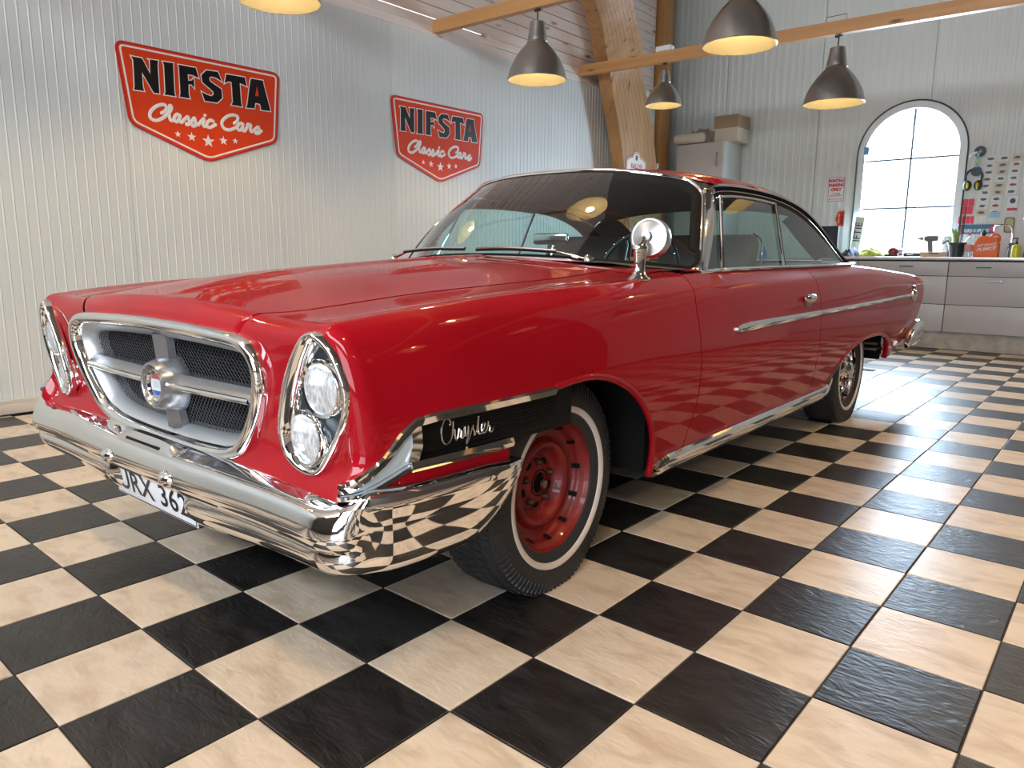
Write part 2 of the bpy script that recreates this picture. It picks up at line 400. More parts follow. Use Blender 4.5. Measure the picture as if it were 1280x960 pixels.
# ---- ceiling: sloping whitewashed boards ending at a valley, high flat part beyond
ce = MB().box((-5.45, -5.45, 6.34), (5.15, 9.1, 6.44))
def vy(x): return min(7.2-2.07*(x+4.66), 8.0)
S = [(-4.68, 3.13), (-1.5, 6.31)]
P = [[(-4.68, -5.45, 3.295), (-4.68, vy(-4.66), 3.295)], [(-1.62, -5.45, 6.335), (-1.62, vy(-1.62), 6.335)]]
ce.grid(P); cei = ce.build('ceiling', mat('ceiling_backing_dark', (.12, .09, .07), .9), kind='structure', smooth=False)
bw = .112
for k in range(37):
    s0 = k*bw+.004; s1 = (k+1)*bw-.003; q = sqrt(.5)
    xa, za, xb, zb = -4.66+s0*q, 3.27+s0*q, -4.66+s1*q, 3.27+s1*q; th = .012*q
    ya, yb = vy(xa)-.02, vy(xb)-.02
    b = MB(); lo = -5.3
    b.add([(xa, lo, za), (xa, ya, za), (xb, yb, zb), (xb, lo, zb), (xa-th, lo, za+th), (xa-th, ya, za+th), (xb-th, yb, zb+th), (xb-th, lo, zb+th)],
          [(0, 1, 2, 3), (7, 6, 5, 4), (0, 4, 5, 1), (1, 5, 6, 2), (2, 6, 7, 3), (3, 7, 4, 0)])
    b.build('board', BOARDW, cei, smooth=False)
# boarded gable above the eave beyond the valley
gb = MB().box((XL-.14, 4.6, 3.14), (XL-.05, 8.02, 6.3)).build('wall_upper', mat('ceiling_backing_dark'), kind='structure', smooth=False)
for k in range(20):
    z0 = 3.145+k*.112
    MB().box((XL-.048, 4.6, z0), (XL-.034, 8.0, z0+.106)).build('board', BOARDW, gb, smooth=False)
MB().box((XL-.03, -5.3, 3.115), (XL+.006, 7.94, 3.19)).box((XL-.03, -5.3, 3.197), (XL+.006, 7.94, 3.268)).build('trim_1', mat('whitewashed_pine_board'), kind='structure', smooth=False)
# ---- curved glulam arch and corner post
# stations: (x, y front edge, z front edge, y rear edge, z rear edge)
path = [(-4.36, 7.15, 0, 8.0, 0), (-4.36, 7.03, 1.0, 7.88, 1.0), (-4.36, 6.90, 1.7, 7.74, 1.72), (-4.36, 6.779, 2.145, 7.60, 2.20), (-4.36, 6.66, 2.56, 7.47, 2.65), (-4.362, 6.53, 2.88, 7.33, 2.98), (-4.33, 6.36, 3.20, 7.08, 3.31), (-4.245, 6.13, 3.385, 6.78, 3.48), (-4.06, 5.77, 3.545, 6.34, 3.66), (-3.905, 5.38, 3.70, 5.955, 3.815), (-3.745, 4.96, 3.855, 5.51, 3.98), (-3.59, 4.52, 4.008, 5.07, 4.142), (-3.3, 3.8, 4.25, 4.35, 4.40)]
cpa = crom([(p[0], p[1], p[2]) for p in path], 5); cpb = crom([(p[0]+(.10 if p[2] > 3.3 else 0), p[3], p[4]) for p in path], 5); lam = 9
arch = MB().grid([[a_, b_, b_+Vector((-.18, 0, -.0)), a_+Vector((-.18, 0, -.0))] for a_, b_ in zip(cpa, cpb)], cv=True)
arch.f += [(3, 2, 1, 0)]; arch.m += [0]
arc = arch.build('timber_arch', GLULAM, angle=30, label='curved laminated pine arch leaning up from behind the car roof', cat='arch')
for k in range(1, lam):
    t = k/lam
    b = MB().tube([a_.lerp(b_, t)+Vector((.0006, 0, 0)) for a_, b_ in zip(cpa, cpb)], .0012, 4)
    b.build('lamination_joint', mat('glue_line_brown', (.27, .125, .042), .6), arc)
MB().box((-4.76, 8.03, 0), (-4.58, 8.29, 6.25), 0, .006).build('corner_post', wood('pine_post', (.40, .18, .05), (.52, .27, .09), 'Z'), label='upright pine post in the corner right of the curved arch', cat='post')
# ---- tie beams
def beam(y, x0, x1, z0, z1, lab):
    b = MB(); h, t = .058, .035
    b.add([(x0, y-t, z0-h), (x1, y-t, z1-h), (x1, y+t, z1-h), (x0, y+t, z0-h), (x0, y-t, z0+h), (x1, y-t, z1+h), (x1, y+t, z1+h), (x0, y+t, z0+h)],
          [(0, 3, 2, 1), (4, 5, 6, 7), (0, 1, 5, 4), (1, 2, 6, 5), (2, 3, 7, 6), (3, 0, 4, 7)])
    return b.build('tie_beam', BEAMW, smooth=False, label=lab, cat='beam', group='pine tie beams')
beam(1.35, XL, 5.0, 3.24, 3.06, 'pine tie beam nearest the camera, over the car bonnet')
beam(3.8, XL, 5.0, 3.195, 3.04, 'short looking pine tie beam left of the arch, carrying the lamp above the windscreen')
beam(6.19, XL, 5.0, 3.235, 3.06, 'long pine tie beam crossing in front of the arch towards the top right')
beam(-1.1, XL, 5.0, 3.24, 3.06, 'pine tie beam behind the camera')
def beamz(y, x):
    z0, z1 = {1.35: (3.24, 3.06), 3.8: (3.195, 3.04), 6.19: (3.235, 3.06), -1.1: (3.24, 3.06)}[y]
    return z0+(z1-z0)*(x-XL)/(5-XL)-.058
# ---- pendant lamps
ALUS = mat('brushed_aluminium', (.42, .41, .385), .29, .85); add_bump(ALUS, (1, 1, 400), .06, .001, 2)
SHIN = mat('lamp_inner_gold', (.062, .060, .034), .7)
BULB = mat('lamp_bulb', (1, 1, 1), .5, emit=LAMP_WARM, estr=BULB_STRENGTH)
def make_lamp():
    r = empty('pendant_lamp'); s = 1.
    sh = MB().lathe([(.245, 0), (.25, .004), (.243, .045), (.225, .10), (.196, .16), (.158, .215), (.118, .262), (.088, .292), (.086, .298), (.090, .304), (.082, .310), (.080, .345), (.078, .352), (.070, .40), (.062, .46), (.040, .468), (.0, .47)], 48)
    sh.build('lamp_shade', ALUS, r, angle=30)
    MB().lathe([(.2445, .002), (.237, .045), (.218, .10), (.188, .16), (.150, .212), (.110, .255), (.08, .285), (.02, .295), (0, .295)], 40).build('reflector', SHIN, r)
    MB().lathe([(.018, .30), (.022, .27), (.020, .24)], 12).build('socket', BLACKP, r)
    MB().sphere((0, 0, .165), .05, 16, 10).build('bulb', BULB, r)
    MB().tube([(0, 0, .47), (0, 0, .53), (0.004, 0, .57)], .006, 8).box((-.03, -.012, .545), (.03, .012, .565), 0, .004).build('cord', BLACKP, r)
    return r
proto = make_lamp(); first = True
def lamp(x, y, s, zoff, lab, group='pendant lamps on the tie beams'):
    global first
    o = proto if first else dup(proto); first = False
    z = beamz(y, x); o.scale = (s, s, s); o.location = (x, y, z-.57*s-zoff); tag(o, lab, 'lamp', group)
    if zoff > 0:
        MB().tube([(0, 0, .56), (0, 0, .56+(zoff/s)+.015)], .004, 6).build('cable', BLACKP, o)
    return o
lamp(-3.39, 3.8, 1.02, 0, 'aluminium pendant lamp hanging left of the arch above the windscreen')
lamp(-1.56, 3.8, 1.02, .0, 'aluminium pendant lamp cut by the top edge, right of the arch')
lamp(-1.66, 6.19, 1.10, .0, 'aluminium pendant lamp nearest the arched window')
lamp(-3.50, 6.19, .80, 0, 'small aluminium pendant lamp beside the corner post')
lamp(-3.47, 1.35, 1.02, .0, 'pendant lamp at the top edge above the first red sign')
for x, y in ((-1.5, 1.35), (.5, 1.35), (.5, 3.8), (.5, 6.19), (2.5, 1.35), (2.5, 3.8), (2.5, 6.19), (-3.4, -1.1), (-1.5, -1.1), (.5, -1.1), (2.5, -1.1)):  # unseen extra lamps, added for the warm light they give
    lamp(x, y, 1.02, 0, 'unseen aluminium pendant lamp added to light the room', 'unseen pendant lamps added for light')
MB().box((-3.60, 6.14, beamz(6.19, -3.5)+.116), (-3.42, 6.24, beamz(6.19, -3.5)+.17), 0, .005).build('junction_box', WHITE, label='small white junction box on top of the long beam', cat='electrical box')
bz = beamz(6.19, -1.66)+.116
MB().tube([(-1.79, 6.19, bz), (-1.79, 6.19, bz+.055), (-1.6, 6.19, bz+.055), (-1.6, 6.19, bz)], .004, 6).build('wire_bracket', ALU, label='thin wire bracket on the beam above the window lamp', cat='bracket')

# ---- signs on the left wall
LET = {'N': [[-0.521, 0.267], [-0.45, 0.266], [-0.4, 0.171], [-0.396, 0.265], [-0.402, 0.269], [-0.339, 0.272], [-0.345, 0.247], [-0.347, 0.052], [-0.385, 0.051], [-0.457, 0.175], [-0.458, 0.077], [-0.451, 0.052], [-0.519, 0.05], [-0.513, 0.072], [-0.509, 0.243]], 'I': [[-0.307, 0.273], [-0.231, 0.276], [-0.235, 0.258], [-0.238, 0.075], [-0.233, 0.052], [-0.311, 0.051], [-0.302, 0.069], [-0.299, 0.251]], 'F': [[-0.196, 0.273], [-0.068, 0.275], [-0.051, 0.209], [-0.098, 0.221], [-0.132, 0.219], [-0.131, 0.176], [-0.106, 0.18], [-0.089, 0.198], [-0.088, 0.134], [-0.108, 0.153], [-0.13, 0.151], [-0.134, 0.082], [-0.126, 0.054], [-0.202, 0.054], [-0.194, 0.077], [-0.192, 0.247]], 'S': [[0.012, 0.273], [0.101, 0.279], [0.128, 0.216], [0.087, 0.234], [0.048, 0.237], [0.031, 0.224], [0.035, 0.2], [0.121, 0.159], [0.125, 0.099], [0.084, 0.057], [-0.013, 0.054], [-0.033, 0.114], [0.006, 0.1], [0.044, 0.096], [0.059, 0.114], [0.055, 0.133], [-0.024, 0.185], [-0.028, 0.233]], 'T': [[0.168, 0.274], [0.318, 0.278], [0.332, 0.215], [0.297, 0.225], [0.274, 0.229], [0.277, 0.087], [0.283, 0.058], [0.197, 0.059], [0.21, 0.082], [0.208, 0.225], [0.182, 0.225], [0.152, 0.208]], 'A': [[0.372, 0.279], [0.475, 0.282], [0.476, 0.261], [0.52, 0.092], [0.527, 0.061], [0.443, 0.059], [0.445, 0.086], [0.434, 0.102], [0.397, 0.103], [0.389, 0.062], [0.319, 0.056], [0.33, 0.084], [0.364, 0.257]]}
SCR = [[[-0.34, -0.078], [-0.314, -0.062], [-0.302, -0.036], [-0.316, -0.019], [-0.346, -0.024], [-0.382, -0.044], [-0.414, -0.077], [-0.424, -0.107], [-0.413, -0.129], [-0.379, -0.134], [-0.338, -0.114], [-0.301, -0.085]], [[-0.301, -0.085], [-0.275, -0.052], [-0.266, -0.026], [-0.276, -0.018], [-0.285, -0.048], [-0.286, -0.087], [-0.28, -0.118], [-0.263, -0.118], [-0.251, -0.102]], [[-0.208, -0.076], [-0.229, -0.071], [-0.248, -0.092], [-0.25, -0.116], [-0.232, -0.124], [-0.215, -0.097], [-0.205, -0.076], [-0.214, -0.106], [-0.201, -0.124], [-0.179, -0.102]], [[-0.179, -0.102], [-0.151, -0.076], [-0.145, -0.092], [-0.14, -0.116], [-0.153, -0.133], [-0.17, -0.13], [-0.133, -0.125]], [[-0.133, -0.125], [-0.103, -0.078], [-0.096, -0.095], [-0.092, -0.12], [-0.104, -0.136], [-0.123, -0.134], [-0.074, -0.122]], [[-0.074, -0.122], [-0.027, -0.071], [-0.038, -0.112], [-0.028, -0.129], [-0.009, -0.119]], [[0.043, -0.083], [0.022, -0.076], [-0.004, -0.098], [-0.009, -0.121], [0.012, -0.131], [0.059, -0.105]], [[0.212, -0.074], [0.236, -0.055], [0.243, -0.022], [0.212, -0.014], [0.171, -0.024], [0.129, -0.054], [0.11, -0.087], [0.125, -0.121], [0.165, -0.129], [0.212, -0.11], [0.242, -0.09]], [[0.285, -0.071], [0.262, -0.067], [0.237, -0.091], [0.241, -0.117], [0.265, -0.114], [0.284, -0.08], [0.276, -0.112], [0.294, -0.121], [0.313, -0.097]], [[0.313, -0.097], [0.327, -0.063], [0.338, -0.072], [0.351, -0.066], [0.343, -0.104], [0.354, -0.118], [0.373, -0.105]], [[0.373, -0.105], [0.411, -0.074], [0.419, -0.089], [0.428, -0.109], [0.408, -0.125], [0.384, -0.122], [0.44, -0.102]]]
STR = [(-.233, -.209, .024), (-.131, -.216, .034), (-.005, -.232, .048), (.115, -.214, .034), (.212, -.205, .024)]
def rounded(poly, r, n=5):
    out = []; N = len(poly)
    for i in range(N):
        p = Vector(poly[i-1]); q = Vector(poly[i]); s = Vector(poly[(i+1) % N])
        a = q+(p-q).normalized()*r; c = q+(s-q).normalized()*r
        for k in range(n+1):
            t = k/n; out.append(tuple(a*(1-t)**2+q*2*t*(1-t)+c*t*t))
    return out
SHIELD = [(-.612, .345), (.612, .352), (.565, -.168), (-.005, -.372), (-.553, -.172)]
SHIELD_CCW = SHIELD[::-1]
def ring2d(mb, outer, inner, fn, d0, d1, mi=0):
    A = [fn(a, b, d1) for a, b in outer]; B = [fn(a, b, d1) for a, b in inner]
    A0 = [fn(a, b, d0) for a, b in outer]; B0 = [fn(a, b, d0) for a, b in inner]
    mb.grid([A0, A, B, B0], mi, cv=True)
RK = [0]
def ribbon(mb, pts, wd, fn, d0, d1, ends=True):
    RK[0] = (RK[0]+1) % 12; d1 = d1+RK[0]*.00012
    P = [Vector(p) for p in pts]; rows = []
    n = len(P); dm = [(cos(pi*k/6), sin(pi*k/6)**.5) for k in range(7)]
    for i in range(n):
        t = (P[min(i+1, n-1)]-P[max(i-1, 0)]).normalized(); nn = Vector((-t.y, t.x))*wd*.5
        rows.append([fn(*(P[i]+nn*c), d0+(d1-d0)*s_) for c, s_ in dm])
    mb.grid(rows)
    for e in (P[0], P[-1]):
        mb.grid([[fn(e.x+wd*.5*q*cos(2*pi*k/14), e.y+wd*.5*q*sin(2*pi*k/14), d0+(d1-d0)*(1-q*q)**.5) for q in (1, .85, .6, .3, 0)] for k in range(14)], cu=True)
def star(cx, cy, r):
    return [(cx+(r if k % 2 == 0 else r*.42)*sin(pi*k/5), cy+(r if k % 2 == 0 else r*.42)*cos(pi*k/5)) for k in range(10)]
SIGN_O = mat('orange_red_enamel', (.72, .055, .010), .5, spec=.2)
SIGN_R = mat('dark_red_enamel', (.50, .02, .012), .45)
SIGN_W = mat('cream_white_print', (.86, .80, .74), .4)
def club_sign(fn, parent_loc, lab, sc=1.):
    root = empty('shield_sign', parent_loc, label=lab, cat='sign', group='red shield signs on the left wall')
    out = rounded(SHIELD, .05)
    MB().prism(offset_poly(out, .012), fn, -.004, .008).build('sign_edge', SIGN_R, root, smooth=False)
    MB().prism(out, fn, .008, .0095).build('sign_face', SIGN_O, root, smooth=False)
    m = MB(); ring2d(m, offset_poly(out, -.012), offset_poly(out, -.024), fn, .0095, .0105); m.build('white_border', SIGN_W, root, smooth=False)
    for ch, p in LET.items():
        MB().prism(offset_poly(p, .007), fn, .0095, .0105).build('letter_outline', SIGN_W, root, smooth=False)
        MB().prism(p, fn, .0105, .0115).build('letter', BLACKT, root, smooth=False)
    MB().prism([(0.418, 0.23), (0.431, 0.158), (0.4, 0.156)], fn, .0115, .0118).build('letter_counter', SIGN_O, root, smooth=False)
    m = MB()
    for s in SCR: ribbon(m, crom([(a, b, 0) for a, b in s], 4) and [(v.x, v.y) for v in crom([(a, b, 0) for a, b in s], 4)], .0245, fn, .0093, .0135)
    disc = [(-.02+.012*cos(2*pi*k/12), -.048+.012*sin(2*pi*k/12)) for k in range(12)]; m.prism(disc, fn, .0095, .0120)
    m.build('script_lettering', SIGN_W, root, smooth=True, angle=80)
    for x, y, r in STR: MB().prism(star(x, y, r), fn, .0095, .0108).build('star', SIGN_W, root, smooth=False)
    return root
club_sign(lambda a, b, d_: (d_, a, b), (XL+.006, 1.45, 2.1), 'large red shield sign on the left wall, the one nearer the camera')
s2 = club_sign(lambda a, b, d_: (d_, a, b), (XL+.006, 3.848, 2.137), 'large red shield sign on the left wall, the one nearer the arch')

# ---- arched window
WF = mat('white_window_frame', (.80, .84, .84), .35)
win = MB()
def arch_ring(r0, ext0, r1, ext1, y0, y1, mb):
    # r outer/inner; straight legs to sill
    A = [(WCX-r0, WZ0-.0)]+[(WCX-r0*cos(pi*k/32), WSP+r0*sin(pi*k/32)) for k in range(33)]+[(WCX+r0, WZ0)]
    B = [(WCX-r1, WZ0)]+[(WCX-r1*cos(pi*k/32), WSP+r1*sin(pi*k/32)) for k in range(33)]+[(WCX+r1, WZ0)]
    mb.grid([[(x, y0, z) for x, z in A], [(x, y1, z) for x, z in A], [(x, y1, z) for x, z in B], [(x, y0, z) for x, z in B]], cu=True)
arch_ring(WR, 0, WR-.075, 0, YB-.002, YB+.10, win)
win.box((WX0+.07, YB+.02, WZ0-.02), (WX1-.07, YB+.1, WZ0+.05))
wn = win.build('window_1', WF, kind='structure')
m = MB(); ri = WR-.075
GBAR = mat('grey_glazing_bar', (.10, .12, .15), .5)
m.box((WCX-.010, YB+.045, WZ0+.05), (WCX+.010, YB+.065, WSP+ri-.005)); m.build('glazing_bar', GBAR, wn, smooth=False)
for z in (1.668, 2.262): MB().box((WX0+.075, YB+.045, z-.010), (WX1-.075, YB+.065, z+.010)).build('glazing_bar', GBAR, wn, smooth=False)
g = MB(); pts = [(WCX-ri, WZ0+.04)]+[(WCX-ri*cos(pi*k/32), WSP+ri*sin(pi*k/32)) for k in range(33)]+[(WCX+ri, WZ0+.04)]
g.add([(x, YB+.055, z) for x, z in pts], [tuple(range(len(pts)))]); g.build('pane', WINGLASS, wn, smooth=False)
# dark gasket / flashing line around the opening
gk = MB().tube([(WX0-.012, YB-.012, WZ0)]+[(WCX-(WR+.012)*cos(pi*k/32), YB-.012, WSP+(WR+.012)*sin(pi*k/32)) for k in range(33)]+[(WX1+.012, YB-.012, WZ0)], .009, 8)
gk.build('trim_2', mat('dark_green_edge', (.05, .07, .06), .3), kind='structure')
MB().box((-14, 9.6, -.3), (12, 22, -.2)).build('outside_ground', mat('pale_gravel', (.5, .52, .5), .9), smooth=False, kind='structure')

# ---- drawer units, counter
CAB = mat('grey_drawer_front', (.38, .38, .40), .38); noise_color(CAB, (.36, .36, .38), (.40, .40, .42), (2, 2, 2))
CT = mat('steel_counter_top', (.62, .62, .64), .28, .8)
DARKGAP = mat('cabinet_gap_dark', (.03, .03, .032), .7)
KICK = mat('grey_concrete_plinth', (.33, .31, .28), .7); noise_color(KICK, (.28, .26, .23), (.38, .36, .33), (9, 9, 9))
HAND = mat('dark_steel_handle', (.10, .10, .11), .3, .8)
CFY = 8.32
def unit(x0, x1, rows, lab, handles):
    r = empty('drawer_unit', ((x0+x1)/2, 8.6, .14), label=lab, cat='cabinet', group='grey drawer units under the counter')
    cx = (x0+x1)/2; f = lambda x: x-cx
    MB().box((f(x0)+.002, CFY+.022-8.6, .06), (f(x1)-.002, YB-.03-8.6, .886)).build('carcass', DARKGAP, r, smooth=False)
    for (z0, z1), hz in zip(rows, handles):
        dr = MB().box((f(x0)+.004, CFY-8.6, z0+.003-.14), (f(x1)-.004, CFY+.02-8.6, z1-.003-.14), 0, .002).build('drawer', CAB, r)
        if hz:
            hx, hzz, dark = hz; hx -= cx
            MB().box((hx-.075, CFY-8.6-.022, hzz-.14-.006), (hx+.075, CFY-8.6-.014, hzz-.14+.006), 0, .002).box((hx-.07, CFY-8.6-.02, hzz-.144), (hx-.062, CFY-8.6, hzz-.136)).box((hx+.062, CFY-8.6-.02, hzz-.144), (hx+.07, CFY-8.6, hzz-.136)).build('handle', HAND if dark else ALU, dr, smooth=False)
    return r
R3 = [(.20, .52), (.52, .845), (.845, 1.012)]
unit(-1.90, -.921, R3, 'grey drawer unit under the window, behind the car tail', (None, None, (-1.36, .955, 1)))
unit(-.921, .35, R3, 'wide grey drawer unit right of the car, two bars of handles', (None, (-.45, .80, 0), (-.575, .948, 1)))
unit(.35, 1.6, R3, 'grey drawer unit outside the picture on the right', (None, None, (.9, .948, 1)))
unit(-2.9, -1.90, R3, 'grey drawer unit hidden behind the car', (None, None, None))
MB().box((-2.95, CFY-.02, 1.028), (1.7, YB-.012, 1.063), 0, .004).build('counter_top', CT, label='long steel counter top under the arched window', cat='counter')
MB().box((-2.9, CFY+.035, 0), (1.6, YB-.05, .198)).build('cabinet_plinth', KICK, smooth=False, label='low grey concrete plinth beneath the drawer units', cat='plinth')
# ---- tall cabinet with box and bundle
CABW = mat('cream_cabinet', (.60, .55, .50), .4); CABS = mat('pale_cabinet_side', (.62, .66, .62), .4)
tc_ = empty('tall_cabinet', (-4.10, 8.6, 0), label='tall cream cabinet beside the corner post, top seen over the car roof', cat='cabinet')
MB().box((-.345, -.28, .03), (.36, .28, 2.60), 0, .004).build('body', CABS, tc_)
dr = MB().box((-.345, -.302, .06), (.345, -.282, 2.595), 0, .003).build('door', CABW, tc_)
MB().tube([(.27, -.305, 2.28), (.27, -.335, 2.28), (.27, -.335, 2.45), (.27, -.305, 2.45)], .007, 8).build('handle', HAND, dr)
MB().box((-.3, -.25, 0), (.3, .25, .03)).build('plinth', DARKGAP, tc_, smooth=False)
cb = empty('cardboard_box', (-3.70, 8.56, 2.602), rz=.0, label='cream and brown cardboard box on the tall cabinet', cat='box')
CARD = mat('brown_cardboard', (.36, .25, .15), .8); CARDW = mat('cream_cardboard', (.60, .53, .42), .7)
MB().box((-.235, -.16, 0), (.095, .2, .20), 0, .004).build('body', CARDW, cb)
MB().box((-.245, -.17, .18), (.105, .21, .345), 0, .004).build('lid', CARD, cb)
def cloth(name, x0, x1, y0, y1, z, amp, m, lab, cat, n=22, seed=1, drape=None, **kw):
    rnd = random.Random(seed); ph = [(rnd.uniform(8, 30), rnd.uniform(8, 30), rnd.uniform(0, 6), rnd.uniform(.4, 1)) for _ in range(7)]
    P = []
    for i in range(n+1):
        row = []
        for j in range(n+1):
            u, v = i/n, j/n; x = x0+(x1-x0)*u; y = y0+(y1-y0)*v
            e = (sin(pi*u)*sin(pi*v))**.45
            h_ = sum(abs(sin(a*(u+.1*sin(5*v))*.6+c+b_*v*.5))*k for a, b_, c, k in ph)/4.5
            row.append((x+.02*sin(9*v+seed), y+.02*sin(8*u), z+amp*e*(.35+.65*h_)))
        P.append(row)
    b = MB().grid(P); n1 = n+1
    base = [[(p[0], p[1], z) for p in row] for row in P]
    b.grid(base, flip=True)
    return b.build(name, m, label=lab, cat=cat, angle=70, **kw)
cloth('cloth_bundle', -4.47, -3.965, 8.36, 8.80, 2.602, .27, mat('grey_beige_fabric', (.36, .30, .24), .9), 'crumpled grey beige cloth bundle on the tall cabinet', 'bundle', seed=4)
rl = MB(); rl.lathe([(.0, 0), (.055, 0), (.066, .02), (.066, .42), (.055, .44), (0, .44)], 20, (-4.46, 8.265, 2.668), 'x')
rl.build('cloth_roll', mat('cream_fleece', (.66, .58, .46), .9), label='rolled cream fleece lying in front of the bundle on the cabinet', cat='cloth')

# ---- wall signs
def wall_plate(name, x0, x1, z0, z1, m, lab, cat, edge=None, y=YB-.008, t=.004, r=.008, shear=0.):
    root = empty(name, ((x0+x1)/2, y, (z0+z1)/2), label=lab, cat=cat)
    w_, h_ = (x1-x0)/2, (z1-z0)/2; fn = lambda a, b_, d_: (a, -d_, b_)
    out = rounded([(-w_, -h_), (w_, -h_), (w_, h_), (-w_, h_)], r, 3)
    MB().prism(out, fn, 0, t).build('plate', m, root, smooth=False)
    if edge:
        mm = MB(); ring2d(mm, offset_poly(out, -.006), offset_poly(out, -.012), fn, t, t+.0006); mm.build('border', edge, root, smooth=False)
    return root, (lambda a, b_, d_: (a, -t-.0012-d_, b_))
REDP = mat('red_print', (.55, .02, .03), .4)
rt, f = wall_plate('parking_sign', -2.518, -2.306, 1.770, 2.090, WHITE, 'white parking sign with red words left of the window', 'sign', REDP)
for tx, z, s in (('PONTIAC', .11, .052), ('PARKING', .055, .052), ('ONLY', 0., .052), ('ALL OTHERS', -.055, .020), ('WILL BE CRUSHED', -.08, .020)):
    text_mesh('lettering', tx, s, REDP, rt, lambda a, b_, d_, z=z: f(a, b_+z, 0), offset=.0035 if s > .03 else 0.0008, xs=.92)
MB().box((-.07, -.0056, -.125), (.07, -.0046, -.121)).add([(-.085, -.0056, -.123), (-.065, -.0056, -.115), (-.065, -.0056, -.131), (.085, -.0056, -.123), (.065, -.0056, -.131), (.065, -.0056, -.115)], [(0, 1, 2), (3, 4, 5)]).build('arrow', REDP, rt, smooth=False)
rs = empty('shield_sticker', (-2.337, YB-.008, 1.555), label='small red shield sticker turned sideways under the parking sign', cat='sticker')
shp = rounded([(p[1]*.17*1.0, -p[0]*.17) for p in SHIELD], .01)
shp = [(a, b_) for a, b_ in [(q[0], q[1]) for q in shp]]
fs = lambda a, b_, d_: (a, -d_, b_)
MB().prism(shp, fs, 0, .003).build('sticker_face', SIGN_O, rs, smooth=False)
m = MB(); ring2d(m, offset_poly(shp, -.003), offset_poly(shp, -.0065), fs, .003, .0036); m.build('border', SIGN_W, rs, smooth=False)
text_mesh('lettering', 'NIFSTA', .046, BLACKT, rs, lambda a, b_, d_: (-b_+.030, -.0042, a), offset=.001)
text_mesh('lettering', 'Classic Cars', .026, SIGN_W, rs, lambda a, b_, d_: (-b_-.012, -.0042, a), shear=.3, offset=.0005)
rp = empty('name_plate', (-2.075, 8.80, 1.313), label='white plate lettered IFTIE standing upright at the left of the window', cat='sign')
rp.rotation_euler = (0, radians(5), 0)
MB().box((-.055, -.006, -.25), (.055, .006, .255), 0, .003).build('plate', mat('pale_green_white', (.70, .76, .72), .4), rp)
text_mesh('lettering', 'IFTIE', .118, BLACKT, rp, lambda a, b_, d_: (-b_, -.0072, a+.06), offset=.001, spacing=1.02)
# emblem sticker on the arch
re_ = empty('rally_plate', (-4.352, 7.055, 2.235), label='small white and red crest plate fixed to the curved arch', cat='sign')
fa = lambda a, b_, d_: (d_, a, b_)
crest = [(-.24, -.13), (.24, -.13), (.24, .02), (.16, .06), (.10, .07), (.07, .115), (0, .135), (-.07, .115), (-.10, .07), (-.16, .06), (-.24, .02)]
MB().prism(crest, fa, 0, .004).build('plate', SIGN_W, re_, smooth=False)
m = MB(); ring2d(m, offset_poly(crest, -.008), offset_poly(crest, -.018), fa, .004, .005); m.build('border', REDP, re_, smooth=False)
text_mesh('lettering', 'RALLYE', .085, REDP, re_, lambda a, b_, d_: (.0055, a, b_-.05), offset=.002, xs=.95)
MB().prism([(.03*cos(2*pi*k/16), .06+.035*sin(2*pi*k/16)) for k in range(16)], fa, .004, .005).build('emblem', mat('dark_crest', (.2, .06, .05), .5), re_, smooth=False)
MB().box((-4.60, 7.93, 2.255), (-4.55, 7.98, 2.33), 0, .006).tube([(-4.575, 7.94, 2.3), (-4.56, 7.90, 2.27), (-4.57, 7.93, 2.2)], .006, 6).build('wall_socket', WHITE, label='small white socket with plug on the corner post just over the car roof', cat='socket')

# ---- things on the counter
ZC = 1.0635; YC = 8.58
mon = empty('monitor', (-2.32, 8.45, ZC), rz=-.25, label='black glossy screen at the left end of the counter behind the car', cat='screen')
scn = MB().box((-.15, -.012, .03), (.13, .012, .38), 0, .01).build('screen', mat('glossy_black_screen', (.02, .03, .045), .12), mon)
MB().box((-.10, -.06, 0), (.08, .08, .02), 0, .004).box((-.03, .012, .01), (.01, .03, .2)).build('stand', BLACKP, mon)
RAGD = mat('dark_blue_rag', (.05, .055, .075), .9); noise_color(RAGD, (.006, .008, .014), (.20, .22, .28), (14, 14, 14), 5, .42, .66)
RAGY = mat('yellow_green_rag', (.5, .55, .12), .9); noise_color(RAGY, (.08, .16, .02), (.62, .58, .10), (12, 12, 12), 5, .35, .6)
cloth('rag_pile', -2.13, -1.985, 8.38, 8.72, ZC, .13, RAGD, 'dark blue and white rag heap under the IFTIE plate', 'rag', seed=9)
cloth('rag_pile', -1.945, -1.665, 8.38, 8.72, ZC, .11, RAGY, 'yellow and green rag heap on the counter below the window', 'rag', seed=13)
bt = empty('grinder', (-1.56, 8.5, ZC), label='rounded dark red tool right of the yellow rags', cat='tool')
MB().sphere((0, 0, .062), (.062, .055, .055), 20, 12).build('motor_housing', mat('dark_red_plastic', (.22, .02, .03), .35), bt)
MB().lathe([(0, -.02), (.04, -.02), (.045, 0), (.04, .035), (0, .035)], 18, (.085, 0, .05), 'x').build('guard', ALU, bt)
MB().box((-.09, -.05, 0), (.06, .05, .03), 0, .01).build('base', BLACKP, bt)
bl = empty('clamp_tool', (-1.33, 8.46, ZC), label='low black and silver tool left of the small carton', cat='tool')
MB().box((-.10, -.03, .0), (.07, .03, .05), 0, .014).build('handle', BLACKP, bl)
MB().box((-.07, -.036, .018), (.01, .036, .034), 0, .008).build('label_panel', WHITE, bl)
MB().lathe([(0, 0), (.026, 0), (.026, .05), (0, .05)], 14, (.07, 0, .028), 'x').build('tip', mat('dark_grip', (.04, .04, .045), .5), bl)
ct = empty('small_carton', (-1.085, 8.40, ZC), rz=.0, label='low beige carton under the cordless drill', cat='box')
